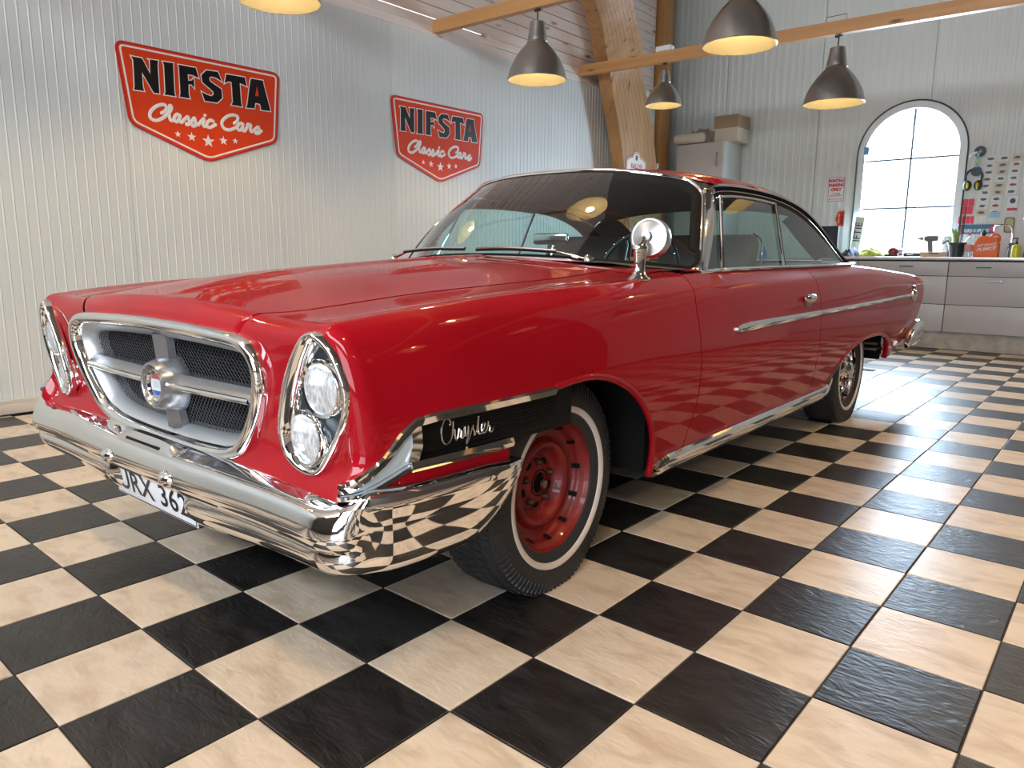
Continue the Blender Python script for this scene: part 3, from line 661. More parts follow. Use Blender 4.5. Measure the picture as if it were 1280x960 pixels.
MB().box((-.15, -.05, 0), (.13, .05, .056), 0, .003).build('body', mat('beige_carton', (.50, .40, .31), .7), ct)
MB().box((-.05, -.0512, .03), (.04, -.0502, .045)).build('print', mat('carton_print', (.20, .15, .10), .6), ct, smooth=False)
drl = empty('cordless_drill', (-1.16, 8.40, ZC+.057), label='grey cordless drill standing on the small carton before the window', cat='drill')
GR = mat('grey_tool_plastic', (.17, .17, .16), .45)
MB().lathe([(0, .085), (.03, .085), (.036, .06), (.038, -.02), (.030, -.05), (.024, -.055), (0, -.055)], 18, (0, 0, .155), 'x').build('motor_housing', GR, drl)
MB().add([(-.02, -.018, .13), (.03, -.018, .13), (.045, -.018, .0), (.0, -.018, .0), (-.02, .018, .13), (.03, .018, .13), (.045, .018, 0), (0, .018, 0)], [(0, 1, 2, 3), (7, 6, 5, 4), (0, 4, 5, 1), (1, 5, 6, 2), (2, 6, 7, 3), (3, 7, 4, 0)]).build('grip', GR, drl)
MB().lathe([(0, -.06), (.022, -.06), (.024, -.085), (.014, -.11), (.012, -.125), (0, -.125)], 16, (0, 0, .155), 'x').build('chuck', ALU, drl)
MB().tube([(-.12, 0, .155), (-.20, 0, .155)], [.004, .0015], 8).build('drill_bit', ALU, drl)
pt = empty('potted_plant', (-.900, 8.55, ZC), label='black pot with a leafy green and yellow plant left of the orange jug', cat='plant')
MB().lathe([(0, 0), (.07, 0), (.092, .13), (.098, .135), (.100, .165), (.092, .165), (.086, .14), (0, .135)], 28).build('pot', mat('black_pot', (.02, .024, .026), .4), pt)
LEAF = mat('plant_leaf', (.18, .34, .10), .5); LEAFY = mat('yellow_flower', (.70, .60, .10), .5)
rnd = random.Random(3)
for k in range(14):
    a = rnd.uniform(0, 2*pi); L_ = rnd.uniform(.10, .24); lean = rnd.uniform(.2, .8); bx = -.02+rnd.uniform(-.02, .02)
    pts = [Vector((bx+cos(a)*lean*L_*t*.7, sin(a)*lean*L_*t*.4, .14+L_*t*(1.-.25*t*lean))) for t in (0, .3, .6, .85, 1)]
    wv = Vector((-sin(a), cos(a), .2)).normalized(); ww = [.004, .012, .016, .010, .001]
    MB().grid([[p-wv*w_, p+Vector((0, 0, -.002)), p+wv*w_] for p, w_ in zip(pts, ww)]).build('leaf', LEAFY if k % 5 == 0 else LEAF, pt)
for dx in (0.03, .045): MB().tube([(dx, 0, .13), (dx+.008, 0, .30+dx*6)], .005, 6).build('stem', mat('dark_stem', (.03, .03, .03), .6), pt)
vs = empty('lettered_canister', (-1.03, 8.66, ZC), label='white canister with black letters behind the small carton', cat='canister')
MB().lathe([(0, 0), (.05, 0), (.05, .22), (.035, .245), (0, .245)], 24).build('body', WHITE, vs)
text_mesh('lettering', 'NS', .11, BLACKT, vs, lambda a, b_, d_: (.052*sin(-b_/.052), -.052*cos(b_/.052), a+.13), offset=.002)
pb = empty('clear_bottle', (-.765, 8.47, ZC), label='clear plastic bottle between the black pot and the orange jug', cat='bottle')
MB().lathe([(0, 0), (.042, 0), (.045, .01), (.045, .17), (.03, .21), (.016, .225), (.016, .25)], 22).build('body', CLEARGLASS, pb)
MB().lathe([(0, .25), (.019, .25), (.019, .275), (0, .275)], 16).build('cap', mat('pink_cap', (.6, .12, .16), .4), pb)
MB().lathe([(.0457, .06), (.0457, .14)], 22).build('bottle_label', mat('pale_pink_label', (.6, .28, .28), .6), pb)
jg = empty('orange_jug', (-.588, 8.45, ZC), rz=-.02, label='orange hand cleaner jug with black cap on the counter', cat='jug')
ORG = mat('orange_plastic', (.80, .13, .015), .35)
body = [(-.115, 0), (.115, 0), (.12, .01), (.12, .15), (.112, .19), (.10, .215), (.04, .225), (-.02, .235), (-.055, .238), (-.085, .215), (-.115, .16), (-.12, .13), (-.12, .01)]
bm_ = MB(); n_ = len(body)
for s0, s1, y0, y1 in ((.93, 1, -.05, -.042), (1, 1, -.042, .042), (1, .93, .042, .05)):
    A = [(a*s0, y0, .11+(z-.11)*s0) for a, z in body]; B = [(a*s1, y1, .11+(z-.11)*s1) for a, z in body]
    bm_.grid([A, B], cv=True)
bm_.add([(a*.93, -.05, .11+(z-.11)*.93) for a, z in body], [tuple(range(n_))]); bm_.add([(a*.93, .05, .11+(z-.11)*.93) for a, z in body], [tuple(range(n_))[::-1]])
bm_.build('body', ORG, jg, angle=35)
MB().tube(crom([(.035, 0, .215), (.045, 0, .245), (.085, 0, .25), (.112, 0, .225), (.115, 0, .18)], 4), .013, 10).build('handle', ORG, jg)
MB().lathe([(.02, .235), (.02, .25), (.026, .25), (.026, .275), (.016, .28), (.016, .30), (0, .30)], 18, (-.045, 0, 0)).build('cap', BLACKP, jg)
fj = lambda a, b_, d_: (a, -.0512, b_)
text_mesh('lettering', 'FAST ORANGE', .034, mat('grey_white_print', (.75, .72, .70), .5), jg, lambda a, b_, d_: fj(a, b_+.135+a*.12, 0), offset=.001, shear=.3, xs=.8)
text_mesh('lettering', 'PUMICE', .052, mat('grey_white_print'), jg, lambda a, b_, d_: fj(a, b_+.09+a*.12, 0), offset=.0018, shear=.3)
fc = empty('faucet', (-.385, 8.66, ZC), label='chrome swan neck faucet right of the orange jug', cat='faucet')
MB().tube(crom([(0, 0, .02), (0, 0, .25), (-.01, -.01, .32), (-.05, -.02, .355), (-.13, -.04, .36), (-.165, -.045, .345), (-.175, -.045, .29)], 6), .012, 12).build('spout', CHROME, fc)
MB().lathe([(0, 0), (.034, 0), (.034, .06), (.028, .08), (.03, .15), (.018, .16), (0, .16)], 20).build('body', HAND, fc)
MB().tube([(.0, 0, .14), (.035, -.02, .16), (.045, -.02, .19)], .006, 8).build('lever', HAND, fc)
sp = empty('soap_bottle', (-.315, 8.48, ZC), label='yellow soap bottle with black pump right of the faucet', cat='bottle')
MB().lathe([(0, 0), (.042, 0), (.044, .01), (.044, .11), (.034, .135), (.014, .145), (0, .145)], 20).build('body', mat('yellow_soap', (.62, .60, .04), .2), sp)
MB().lathe([(0, .145), (.014, .145), (.014, .17), (.006, .175), (.006, .20), (.016, .20), (.016, .212), (0, .212)], 14).box((-.045, -.006, .20), (0, .006, .212)).build('pump', BLACKP, sp)
sb = empty('dark_bottle', (-.215, 8.50, ZC), label='dark spray bottle at the right edge of the counter', cat='bottle')
MB().lathe([(0, 0), (.028, 0), (.028, .12), (.012, .15), (.012, .17), (0, .17)], 18).build('body', BLACKP, sb)
# ---- things on the wall right of the window
eh = empty('ear_defenders', (-.86, YB-.03, 1.985), label='black and yellow ear defenders hanging right of the window', cat='ear defenders')
MB().tube(crom([(-.075, 0, -.06), (-.085, -.005, .02), (-.055, -.01, .075), (0, -.012, .095), (.055, -.01, .075), (.085, -.005, .02), (.075, 0, -.06)], 5), .008, 8, flat=1.6).build('headband', BLACKP, eh)
for s in (-1, 1):
    c_ = MB().sphere((s*.055, -.02, -.09), (.045, .035, .06), 16, 10).build('ear_cup', mat('dark_olive_plastic', (.05, .055, .02), .4), eh)
    MB().sphere((s*.05, -.045, -.09), (.018, .015, .035), 12, 8).build('cup_pad', mat('yellow_plastic', (.70, .50, .04), .4), c_)
MB().lathe([(0, 0), (.055, 0), (.055, .02), (0, .02)], 20, (0.02, -.02, .07), 'y').build('hanging_knob', mat('dark_teal_plastic', (.02, .05, .07), .4), eh)
hk = empty('hooked_reel', (-.845, YB-.03, 2.27), label='dark round reel with white hook and blue strap above the ear defenders', cat='reel')
MB().lathe([(.02, 0), (.055, 0), (.06, .012), (.055, .025), (.02, .025)], 22, (0.02, -.02, .01), 'y', close=True).build('ring', mat('dark_teal_plastic'), hk)
MB().tube(crom([(-.005, -.01, .0), (-.05, -.012, -.02), (-.075, -.014, -.055)], 4), .018, 10).build('hook', WHITE, hk)
MB().box((-.01, -.022, -.17), (.022, -.014, .0), 0, .003).build('strap', mat('light_blue_strap', (.25, .48, .60), .6), hk)
MB().box((-.008, -.026, -.115), (.02, -.018, -.075), 0, .003).build('tag', mat('yellow_tag', (.75, .62, .2), .6), hk)
def stickers(name, x, z, cols, rows, w_, h_, gap, cs, lab, cat='stickers', m0=None, pics=False, seed=0, skew=0.):
    r = empty(name, (x, YB-.007, z), label=lab, cat=cat); rr = random.Random(seed)
    for i in range(cols):
        for j in range(rows):
            m_ = m0 or mat('sticker_shade', (.6, .55, .42), .5)
            if m0 is None: m_ = mat('sticker_paper_%s' % 'abcd'[rr.randrange(4)], [(.74, .72, .66), (.62, .54, .36), (.70, .70, .70), (.55, .50, .40)][rr.randrange(4)], .35)
            cx_, cz_ = (i-(cols-1)/2)*(w_+gap)+skew*j, ((rows-1)/2-j)*(h_+gap)
            s_ = MB().box((cx_-w_/2, -.003, cz_-h_/2), (cx_+w_/2, 0, cz_+h_/2)).build('sticker', m_, r, smooth=False)
            if pics:
                c2 = [(.03, .03, .04), (.25, .05, .04), (.05, .10, .16), (.10, .09, .05)][rr.randrange(4)]
                mm_ = mat('picture_shade_%d' % rr.randrange(4), c2, .4)
                q_ = [(cx_+w_*.34*cos(2*pi*k/12)*(1 if k % 3 else .7)+rr.uniform(-.1, .1)*w_, cz_+h_*.22*sin(2*pi*k/12)) for k in range(12)]
                MB().prism(q_, lambda a, b_, d_: (a, -d_, b_), .003, .0036).build('picture', mm_, s_, smooth=False)
    return r
stickers('picture_sheet', -.715, 1.885, 1, 9, .115, .070, .006, None, 'left strip of small car pictures on the wall above the jug', 'poster', pics=True, seed=1, skew=-.004)
stickers('picture_sheet', -.585, 1.885, 1, 9, .105, .070, .006, None, 'middle strip of small car pictures on the wall', 'poster', pics=True, seed=2, skew=-.004)
stickers('picture_sheet', -.455, 2.00, 1, 6, .105, .070, .006, None, 'right strip of small car pictures on the wall', 'poster', pics=True, seed=5, skew=-.004)
MB().box((-.66, YB-.011, 1.52), (-.56, YB-.007, 1.585)).build('blue_card', mat('light_blue_card', (.30, .55, .68), .5), smooth=False, label='pale blue card under the middle picture strip', cat='card')
ps = empty('picture_sticker', (-.45, YB-.009, 1.67), label='white sticker with a dark figure and red band right of the picture strips', cat='sticker')
MB().box((-.05, -.003, -.09), (.05, 0, .09)).build('paper', WHITE, ps, smooth=False)
MB().prism([(.028*cos(2*pi*k/14), .035+.03*sin(2*pi*k/14)) for k in range(14)], fs, .003, .004).build('figure', mat('navy_print', (.02, .03, .10), .4), ps, smooth=False)
MB().box((-.045, -.004, -.075), (.05, -.003, -.045)).build('band', REDP, ps, smooth=False)
PINK = mat('signal_red_sticker', (.78, .03, .08), .35)
stickers('red_sticker_block', -.89, 1.655, 2, 2, .058, .085, .005, None, 'block of bright red stickers right of the window, the upper of two', 'stickers', PINK, skew=-.006)
stickers('red_sticker_row', -.895, 1.50, 4, 1, .034, .085, .007, None, 'row of four narrow red stickers just above the blue sign', 'stickers', PINK)
rt, f2 = wall_plate('bumper_sign', -.965, -.60, 1.335, 1.445, mat('petrol_blue_sign', (.04, .16, .28), .35), 'long blue sign with white and red marks above the jug', 'sign', None, r=.006)
text_mesh('lettering', 'FORD IS MY LIFE', .052, SIGN_W, rt, lambda a, b_, d_: f2(a, b_-.018, 0), offset=.0012, shear=.25, xs=.70)
for sx in (-.16, .165): MB().prism([(sx+.024*cos(2*pi*k/5+.6)*1.1, .045*sin(2*pi*k/5+.6)) for k in range(5)], fs, .004, .006).build('red_mark', PINK, rt, smooth=False)
rt, f3 = wall_plate('oval_plaque', -.505, -.405, 1.345, 1.52, mat('bronze_edge', (.16, .09, .05), .4, .5), 'small framed plaque on the wall behind the faucet', 'plaque', None, r=.03)
MB().prism(rounded([(-.038, -.075), (.038, -.075), (.038, .075), (-.038, .075)], .025, 4), fs, .004, .006).build('picture', mat('green_gold_picture', (.42, .44, .22), .4), rt, smooth=False)
MB().tube([(-.30, YB-.02, 1.50), (-.24, YB-.05, 1.50)], .008, 8).box((-.33, YB-.03, 1.485), (-.24, YB-.008, 1.515)).build('wall_bracket', ALU, label='small grey bracket on the wall at the right edge', cat='bracket')
MB().box((-2.11, YB-.012, 2.34), (-2.05, YB-.008, 2.44)).build('window_sticker', mat('blue_pennant', (.15, .35, .60), .5), smooth=False, label='small blue pennant sticker on the window frame, upper left', cat='sticker')
# shelves with workshop things behind the car, seen through its side windows
wbn = empty('workbench', (-3.25, 8.58, 0), label='grey workbench by the back wall seen through the car windows', cat='bench')
MB().box((-.30, -.26, .86), (.32, .28, .90), 0, .004).build('bench_top', GR, wbn)
for sx in (-.27, .28):
    for sy in (-.23, .24): MB().box((sx-.02, sy-.02, 0), (sx+.02, sy+.02, .86)).build('leg', GR, wbn, smooth=False)
ex = empty('red_canister', (-3.42, 8.55, .90), label='red canister on the workbench, seen through the front side window', cat='canister')
MB().lathe([(0, 0), (.06, 0), (.065, .02), (.065, .25), (.04, .30), (.015, .31), (.015, .34), (0, .34)], 20).build('body', mat('canister_red', (.45, .03, .03), .3), ex)
ex2 = empty('blue_canister', (-3.2, 8.55, .90), label='blue canister on the workbench, seen through the front side window', cat='canister')
MB().lathe([(0, 0), (.05, 0), (.05, .22), (.03, .25), (.015, .26), (.015, .30), (0, .30)], 20).build('body', mat('canister_blue', (.04, .12, .4), .3), ex2)

# ================================================================ CAR (car coordinates: x across, y rearwards, z up; origin near the front axle)
car = empty('car', (-1.405, 0.238, 0), radians(1.06), label='red two-door hardtop car with chrome grille and double headlights on the checkered floor', cat='car')
STN = {
 -.64: [(.915, .25), (.925, .36), (.940, .50), (.940, .64), (.925, .765), (.890, .853), (.845, .893), (.74, .886), (.60, .888), (.32, .910), (0, .918)],
 -.45: [(.935, .25), (.952, .36), (.966, .50), (.966, .64), (.952, .775), (.917, .870), (.866, .912), (.76, .903), (.61, .912), (.32, .942), (0, .950)],
 -.20: [(.945, .25), (.963, .36), (.980, .50), (.981, .64), (.967, .780), (.932, .884), (.880, .930), (.77, .921), (.61, .932), (.32, .972), (0, .982)],
  .10: [(.945, .25), (.965, .36), (.985, .50), (.988, .64), (.974, .785), (.938, .893), (.885, .943), (.775, .936), (.62, .947), (.32, .993), (0, 1.004)],
  .50: [(.945, .25), (.965, .36), (.985, .50), (.990, .64), (.978, .790), (.943, .903), (.887, .957), (.78, .955), (.63, .966), (.32, 1.012), (0, 1.027)],
  .90: [(.945, .25), (.965, .36), (.985, .50), (.992, .64), (.980, .795), (.945, .912), (.880, .975), (.80, .986), (.64, .996), (.32, 1.024), (0, 1.038)],
 1.40: [(.945, .25), (.965, .36), (.985, .50), (.993, .64), (.982, .800), (.945, .920), (.875, .986), (.80, .996), (.64, 1.002), (.32, 1.026), (0, 1.040)],
 2.30: [(.945, .25), (.965, .36), (.985, .50), (.993, .64), (.984, .800), (.950, .920), (.880, .992), (.80, 1.000), (.64, 1.006), (.32, 1.022), (0, 1.030)],
 3.00: [(.945, .25), (.965, .36), (.985, .50), (.993, .64), (.986, .800), (.955, .918), (.890, .996), (.80, 1.006), (.64, 1.012), (.32, 1.022), (0, 1.026)],
 3.60: [(.940, .25), (.962, .36), (.982, .50), (.992, .64), (.986, .790), (.965, .900), (.910, .975), (.80, .992), (.64, 1.000), (.32, 1.008), (0, 1.010)],
 4.20: [(.925, .25), (.950, .36), (.972, .50), (.984, .64), (.980, .780), (.962, .880), (.915, .945), (.80, .960), (.64, .968), (.32, .974), (0, .976)],
 4.70: [(.905, .25), (.935, .36), (.960, .50), (.974, .62), (.974, .750), (.958, .840), (.920, .905), (.80, .925), (.64, .932), (.32, .936), (0, .938)],
 5.00: [(.89, .25), (.92, .36), (.945, .50), (.96, .62), (.962, .735), (.950, .810), (.915, .868), (.80, .888), (.64, .893), (.32, .897), (0, .898)],
}
SY = sorted(STN); SV = [np.array(STN[y], float) for y in SY]
SHARP = .75
def section(y):
    return hermite(SY, SV, y)
def sec_pt(C, t):
    n = len(C); i = min(int(t), n-2); u = t-i
    p1, p2 = C[i], C[i+1]
    p0 = C[i-1] if i > 0 else 2*p1-p2
    if i+2 < n: p3 = C[i+2]
    else: p3 = np.array([-C[n-2][0], C[n-2][1]])      # mirror across the centre line
    t1 = .5*(p2-p0); t2 = .5*(p3-p1)
    if i == 5: t2 = t2*(1-SHARP)+(p2-p1)*SHARP*1.15
    if i == 6: t1 = t1*(1-SHARP)+(p2-p1)*SHARP*.8
    return (2*u**3-3*u**2+1)*p1+(u**3-2*u**2+u)*t1+(-2*u**3+3*u**2)*p2+(u**3-u**2)*t2
def sst(x): x = min(1., max(0., x)); return x*x*(3-2*x)
def rake(y, z, x=0.):
    k = sst((-.25-y)/.40)
    return y+.10*(.86-z)*k-.055*k*sst((abs(x)-.79)/.09)*sst((.60-z)/.09)
def t_of_z(C, z):
    lo, hi = 0., 5.9
    for _ in range(30):
        m = (lo+hi)/2
        if sec_pt(C, m)[1] < z: lo = m
        else: hi = m
    return (lo+hi)/2
def body_pt(y, t, C=None):
    C = section(y) if C is None else C
    x, z = sec_pt(C, t); return Vector((x, rake(y, z, x), z))
ARCH_F = [(-.72, .50), (-.66, .575), (-.60, .632), (-.55, .662), (-.48, .668), (-.03, .672), (.05, .680), (.12, .682), (.18, .678), (.24, .667), (.30, .648), (.37, .617), (.43, .578), (.48, .535), (.52, .490), (.55, .448), (.575, .40), (.588, .355), (.594, .31), (.597, .262)]
def arr(*a): return [float(x) for x in a]
def shell(name, ys, zlow, t1, nt_, m=PAINT, mirror=True, warp=None, flange=.03, t0=None, cols_extra=None, **kw):
    P = []
    for y in ys:
        C = section(y); tl = t0 if t0 is not None else t_of_z(C, zlow(y)); row = []
        for k in range(nt_+1):
            t = tl+(t1-tl)*k/nt_
            p = body_pt(y, t, C)
            if warp: p = Vector((p.x, warp(y, p.z), p.z))
            row.append(p)
        P.append(row)
    out = []
    for s in ((1, -1) if mirror else (1,)):
        Q = [[Vector((p.x*s, p.y, p.z)) for p in row] for row in P]
        b = MB().grid(Q)
        if flange:
            b.grid([[r[0] for r in Q], [r[0]+Vector((-flange*s, 0, 0.004)) for r in Q]])
            b.grid([Q[0], [p+Vector((-.012*s, .002, 0)) for p in Q[0]]]); b.grid([Q[-1], [p+Vector((-.012*s, -.002, 0)) for p in Q[-1]]])
        out.append(b.build(name, m, car, angle=50, **kw))
    return P, out
# ---- front fenders with rounded nose
def nose_ring(a, tl, nt_, t1=8.):
    C = section(-.64); row = []
    for k in range(nt_+1):
        t = tl+(t1-tl)*k/nt_
        p = sec_pt(C, t); q = sec_pt(C, min(t+.02, 9.999)) if t < 9.98 else p; r_ = sec_pt(C, t-.02 if t > .02 else t)
        d = (q-r_); d /= np.linalg.norm(d); n = np.array([d[1], -d[0]])      # outward for upward travel on the outside
        rr = .045+.020*min(1., max(0., (t-6.5)/2.0))
        x = p[0]-n[0]*rr*(1-cos(a)); z = p[1]-n[1]*rr*(1-cos(a))
        y = -.64-.055*sin(a)
        row.append(Vector((max(0., x), rake(y, z, x), z)))
    return row
SEAM = 7.94
def seam_t(y, a=None):
    return 8.42 if (a is not None and a > 1.3) else (8.42-.16*(1-a/1.3) if a is not None else interp(y, [(-.64, 8.26), (-.60, 8.13), (-.55, 8.03), (-.48, 7.97), (-.40, 7.94), (.9, 7.94)]))
fys = [-.62, -.60, -.575, -.55, -.52, -.48, -.42, -.34, -.26, -.18, -.10, -.03, 0.01, .05, .085, .12, .15, .18, .21, .24, .27, .30, .335, .37, .40, .43, .455, .48, .50, .52, .535, .55, .563, .575, .582, .588, .592, .594, .596, .597, .64, .70, .78, .865]
zl_f = lambda y: interp(y, ARCH_F) if y <= .597 else .255
def fwarp(y, z):
    # door seam bows: slightly forward at the sill and back at the belt
    k = max(0., (y-.62)/.245); k = k*k
    return rake(y, z, .95)+k*interp(z, [(.25, -.05), (.36, -.035), (.5, .015), (.66, .018), (.85, .0), (.94, .03), (1., .07)])
P = []
NT = 46
for a in (pi/2, pi/2*.86, pi/2*.72, pi/2*.57, pi/2*.42, pi/2*.27, pi/2*.13, 0.):
    yy = -.64-.055*sin(a); C = section(-.64); tl = t_of_z(C, interp(yy, ARCH_F)); P.append(nose_ring(a, tl, NT, seam_t(0, a)))
for y in fys:
    C = section(y); tl = t_of_z(C, zl_f(y)); SM = seam_t(y); P.append([Vector((lambda p: (p.x, fwarp(y, p.z), p.z))(body_pt(y, tl+(SM-tl)*k/NT, C))) for k in range(NT+1)])
EDGE = [r[0].copy() for r in P if r[0].y <= -.02]
for s in (1, -1):
    Q = [[Vector((p.x*s, p.y, p.z)) for p in r] for r in P]
    b = MB().grid(Q); b.grid([[r[0] for r in Q], [r[0]+Vector((-.016*s, 0, .004)) for r in Q]])
    b.grid([Q[-1], [p+Vector((-.015*s, -.002, 0)) for p in Q[-1]]]); b.grid([[r[-1] for r in Q], [r[-1]+Vector((0, 0, -.015)) for r in Q]])
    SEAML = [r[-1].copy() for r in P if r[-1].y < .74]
    b2 = MB(); b2.grid([[Vector((s*(p.x+.006), p.y, p.z-.016)) for p in SEAML], [Vector((s*(p.x-.030), p.y+(.006 if p.y < -.6 else 0), p.z-.016)) for p in SEAML]]); b2.build('hood_seam_shadow', BLACKP, car, smooth=False)  # black strip below the hood gap, stands in for the seam's shade
    b.build('fender', PAINT, car, angle=50)
# wheel arch lip bead
lipf = [Vector((body_pt(y, t_of_z(section(y), zl_f(y))).x+.001, y, zl_f(y)+.002)) for y in fys if -.03 <= y <= .597]
# ---- hood
HP = []
hs = SEAM+.055
for a in (pi/2, pi/2*.86, pi/2*.72, pi/2*.57, pi/2*.42, pi/2*.27, pi/2*.13, 0.):
    HP.append([p for p in nose_ring(a, seam_t(0, a)+.058, 20, 10.)])
for y in [-.60, -.55, -.48, -.38, -.26, -.12, .04, .2, .36, .52, .66, .745]:
    h0_ = seam_t(y)+.058; HP.append([body_pt(y, h0_+(10-h0_)*k/20) for k in range(21)])
def crease(p):      # fine centre ridge of the hood
    c = .010*math.exp(-(abs(p.x)/.035)**1.5)*min(1., max(0., (p.y+.66)/.2)); return Vector((p.x, p.y, p.z+c))
def cowl_curve(x): return .745+.30*(min(abs(x), .9)/.87)**2.4
b = MB(); full = [[crease(p) for p in r]+[crease(Vector((-p.x, p.y, p.z))) for p in r[::-1][1:]] for r in HP]
b.grid(full); b.grid([full[0], [p+Vector((0, .012, -.004)) for p in full[0]]])
for e in (0, -1): b.grid([[r[e] for r in full], [r[e]+Vector((0, 0, -.02)) for r in full]])
b.build('hood', PAINT, car, angle=60)
# ---- cowl between hood and windshield
cw = []
for k in range(9):
    row = []
    for q in range(41):
        u = -1+2*q/40; xm = .80*u; t = 10-abs(u)*(10-7.0)
        y0 = .752 if abs(xm) < .62 else .752; y1 = cowl_curve(xm)+.03
        y = y0+(y1-y0)*k/8
        p = body_pt(y, t); row.append(Vector((p.x*(1 if u > 0 else -1), p.y, p.z+(.0 if True else 0))))
    cw.append(row)
MB().grid(cw).build('cowl', PAINT, car, angle=60)
MB().box((-.60, .70, .955), (.60, .80, .975)).build('cowl_seal', BLACKP, car, smooth=False)
# filler strip: fender top between hood seam and door, behind the hood
# ---- front fascia with openings for grille and headlights
GR_L = [(0, .855), (.20, .852), (.40, .845), (.50, .836), (.553, .812), (.578, .775), (.582, .735), (.570, .69), (.535, .625), (.478, .555), (.430, .515), (.36, .49), (.28, .478), (.15, .471), (0, .469)]
gp = crom([(a, b_, 0) for a, b_ in GR_L], 5); GRH = [(p.x, p.y) for p in gp]
GRF = GRH+[(-a, b_) for a, b_ in GRH[::-1][1:-1]]       # closed outline, clockwise from top centre
BEZ = [(.813, .866), (.845, .850), (.872, .820), (.893, .770), (.898, .735), (.889, .690), (.858, .632), (.806, .562), (.782, .538), (.756, .527), (.722, .530), (.690, .545), (.668, .573), (.662, .625), (.676, .680), (.700, .740), (.730, .795), (.762, .838), (.787, .860)]
bz_ = crom([(a, b_, 0) for a, b_ in BEZ], 4, closed=True); BEZ = [(p.x, p.y) for p in bz_]
def inside(x, z, poly):
    c = False; n = len(poly)
    for i in range(n):
        x1, z1 = poly[i]; x2, z2 = poly[i-1]
        if (z1 > z) != (z2 > z) and x < (x2-x1)*(z-z1)/(z2-z1)+x1: c = not c
    return c
GRI = offset_poly(GRF, -.02); BZI = offset_poly(BEZ, -.012)
C0 = section(-.64)
top = nose_ring(pi/2, t_of_z(C0, .50), 160, 10.)
tl0 = t_of_z(C0, .50); ncorner = next(i for i in range(161) if tl0+(10-tl0)*i/160 >= 5.6)
side = top[:ncorner+1]; roof_ = top[ncorner:]
def resamp(pts, n):
    L = [0.]
    for a, c in zip(pts[:-1], pts[1:]): L.append(L[-1]+(c-a).length)
    out = []
    for k in range(n+1):
        d = L[-1]*k/n; i = min(int(np.searchsorted(L, d, side='right'))-1, len(pts)-2); f = (d-L[i])/max(1e-9, L[i+1]-L[i]); out.append(pts[i].lerp(pts[i+1], f))
    return out
NU, NV = 84, 44
Tp = resamp(roof_, NU); Sd = resamp(side, NV)      # Tp: corner->centre, Sd: bottom->corner
zb = .465
Bt = resamp([Vector((Sd[0].x, Sd[0].y, Sd[0].z)), Vector((Sd[0].x-.03, rake(-.695, zb, .86), zb)), Vector((0, rake(-.695, zb), zb))], NU)
Cn = resamp([Bt[-1], Tp[-1]], NV)
FP = []
for i in range(NU+1):
    u = i/NU; row = []
    for j in range(NV+1):
        v = j/NV
        p = Sd[j]*(1-u)+Cn[j]*u+Bt[i]*(1-v)+Tp[i]*v-(Sd[0]*(1-u)*(1-v)+Cn[0]*u*(1-v)+Sd[-1]*(1-u)*v+Cn[-1]*u*v)
        row.append(p)
    FP.append(row)
b = MB(); vs = [p for r in FP for p in r]; fs_ = []
for i in range(NU):
    for j in range(NV):
        q = [FP[i][j], FP[i+1][j], FP[i+1][j+1], FP[i][j+1]]; c = sum(q, Vector())/4
        if inside(c.x, c.z, GRI) or inside(c.x, c.z, BZI): continue
        a = i*(NV+1)+j; fs_.append((a, a+NV+1, a+NV+2, a+1))
b.add(vs, fs_); b.mirror_x(); b.build('front_panel', PAINT, car, angle=60, weld=1e-4)
FY = lambda z: rake(-.695, z)
# ---- grille
def loop3(poly, dy): return [Vector((x, FY(z)+dy, z)) for x, z in poly]
gro = MB(); O0 = GRF
def gl(off, dy): return loop3(offset_poly(GRF, off), dy)
gro.grid([gl(.004, .012), gl(.004, -.014), gl(-.002, -.026), gl(-.012, -.031), gl(-.024, -.028), gl(-.032, -.018), gl(-.036, -.004), gl(-.038, .008)], cv=True)
grille = empty('grille', (0, 0, 0)); grille.parent = car
gro.build('grille_frame', CHROME, grille, angle=60)
inn = MB(); inn.grid([gl(-.036, .0), gl(-.044, .008), gl(-.056, .024), gl(-.062, .044), gl(-.062, .075)], cv=True); inn.build('grille_surround', SURR, grille, angle=60)
# mesh screen: woven wires, joined, with a dark plate behind
gi = offset_poly(GRF, -.061); my = .046
wires = MB()
def clipline(p, d):
    # intersections of a line with the inner outline
    ts = []; n = len(gi)
    for i in range(n):
        a = Vector(gi[i-1]); c = Vector(gi[i]); e = c-a; den = d.x*e.y-d.y*e.x
        if abs(den) < 1e-9: continue
        t = ((a.x-p.x)*e.y-(a.y-p.y)*e.x)/den; s_ = ((a.x-p.x)*d.y-(a.y-p.y)*d.x)/den
        if 0 <= s_ < 1: ts.append(t)
    ts.sort(); return ts
for sgn, off in ((1, 0), (-1, .0012)):
    d = Vector((cos(radians(48)), sgn*sin(radians(48)))); nrm = Vector((-d.y, d.x))
    for k in range(-50, 51):
        p = nrm*(k*.0135)+Vector((0, .66)); ts = clipline(p, d)
        for a, c in zip(ts[0::2], ts[1::2]):
            A = p+d*a; B = p+d*c; w_ = nrm*.0010
            wires.add([(A.x-w_.x, FY(A.y)+my+off, A.y-w_.y), (A.x+w_.x, FY(A.y)+my+off, A.y+w_.y), (B.x+w_.x, FY(B.y)+my+off, B.y+w_.y), (B.x-w_.x, FY(B.y)+my+off, B.y-w_.y),
                       (A.x, FY(A.y)+my+off-.0016, A.y), (B.x, FY(B.y)+my+off-.0016, B.y)], [(0, 4, 5, 3), (4, 1, 2, 5)])
wires.build('mesh_screen', MESHM, grille, smooth=False, kind='stuff')
pl = loop3(gi, my+.03); MB().add(pl, [tuple(range(len(pl)))]).build('radiator_shadow_plate', DARK, grille, smooth=False)
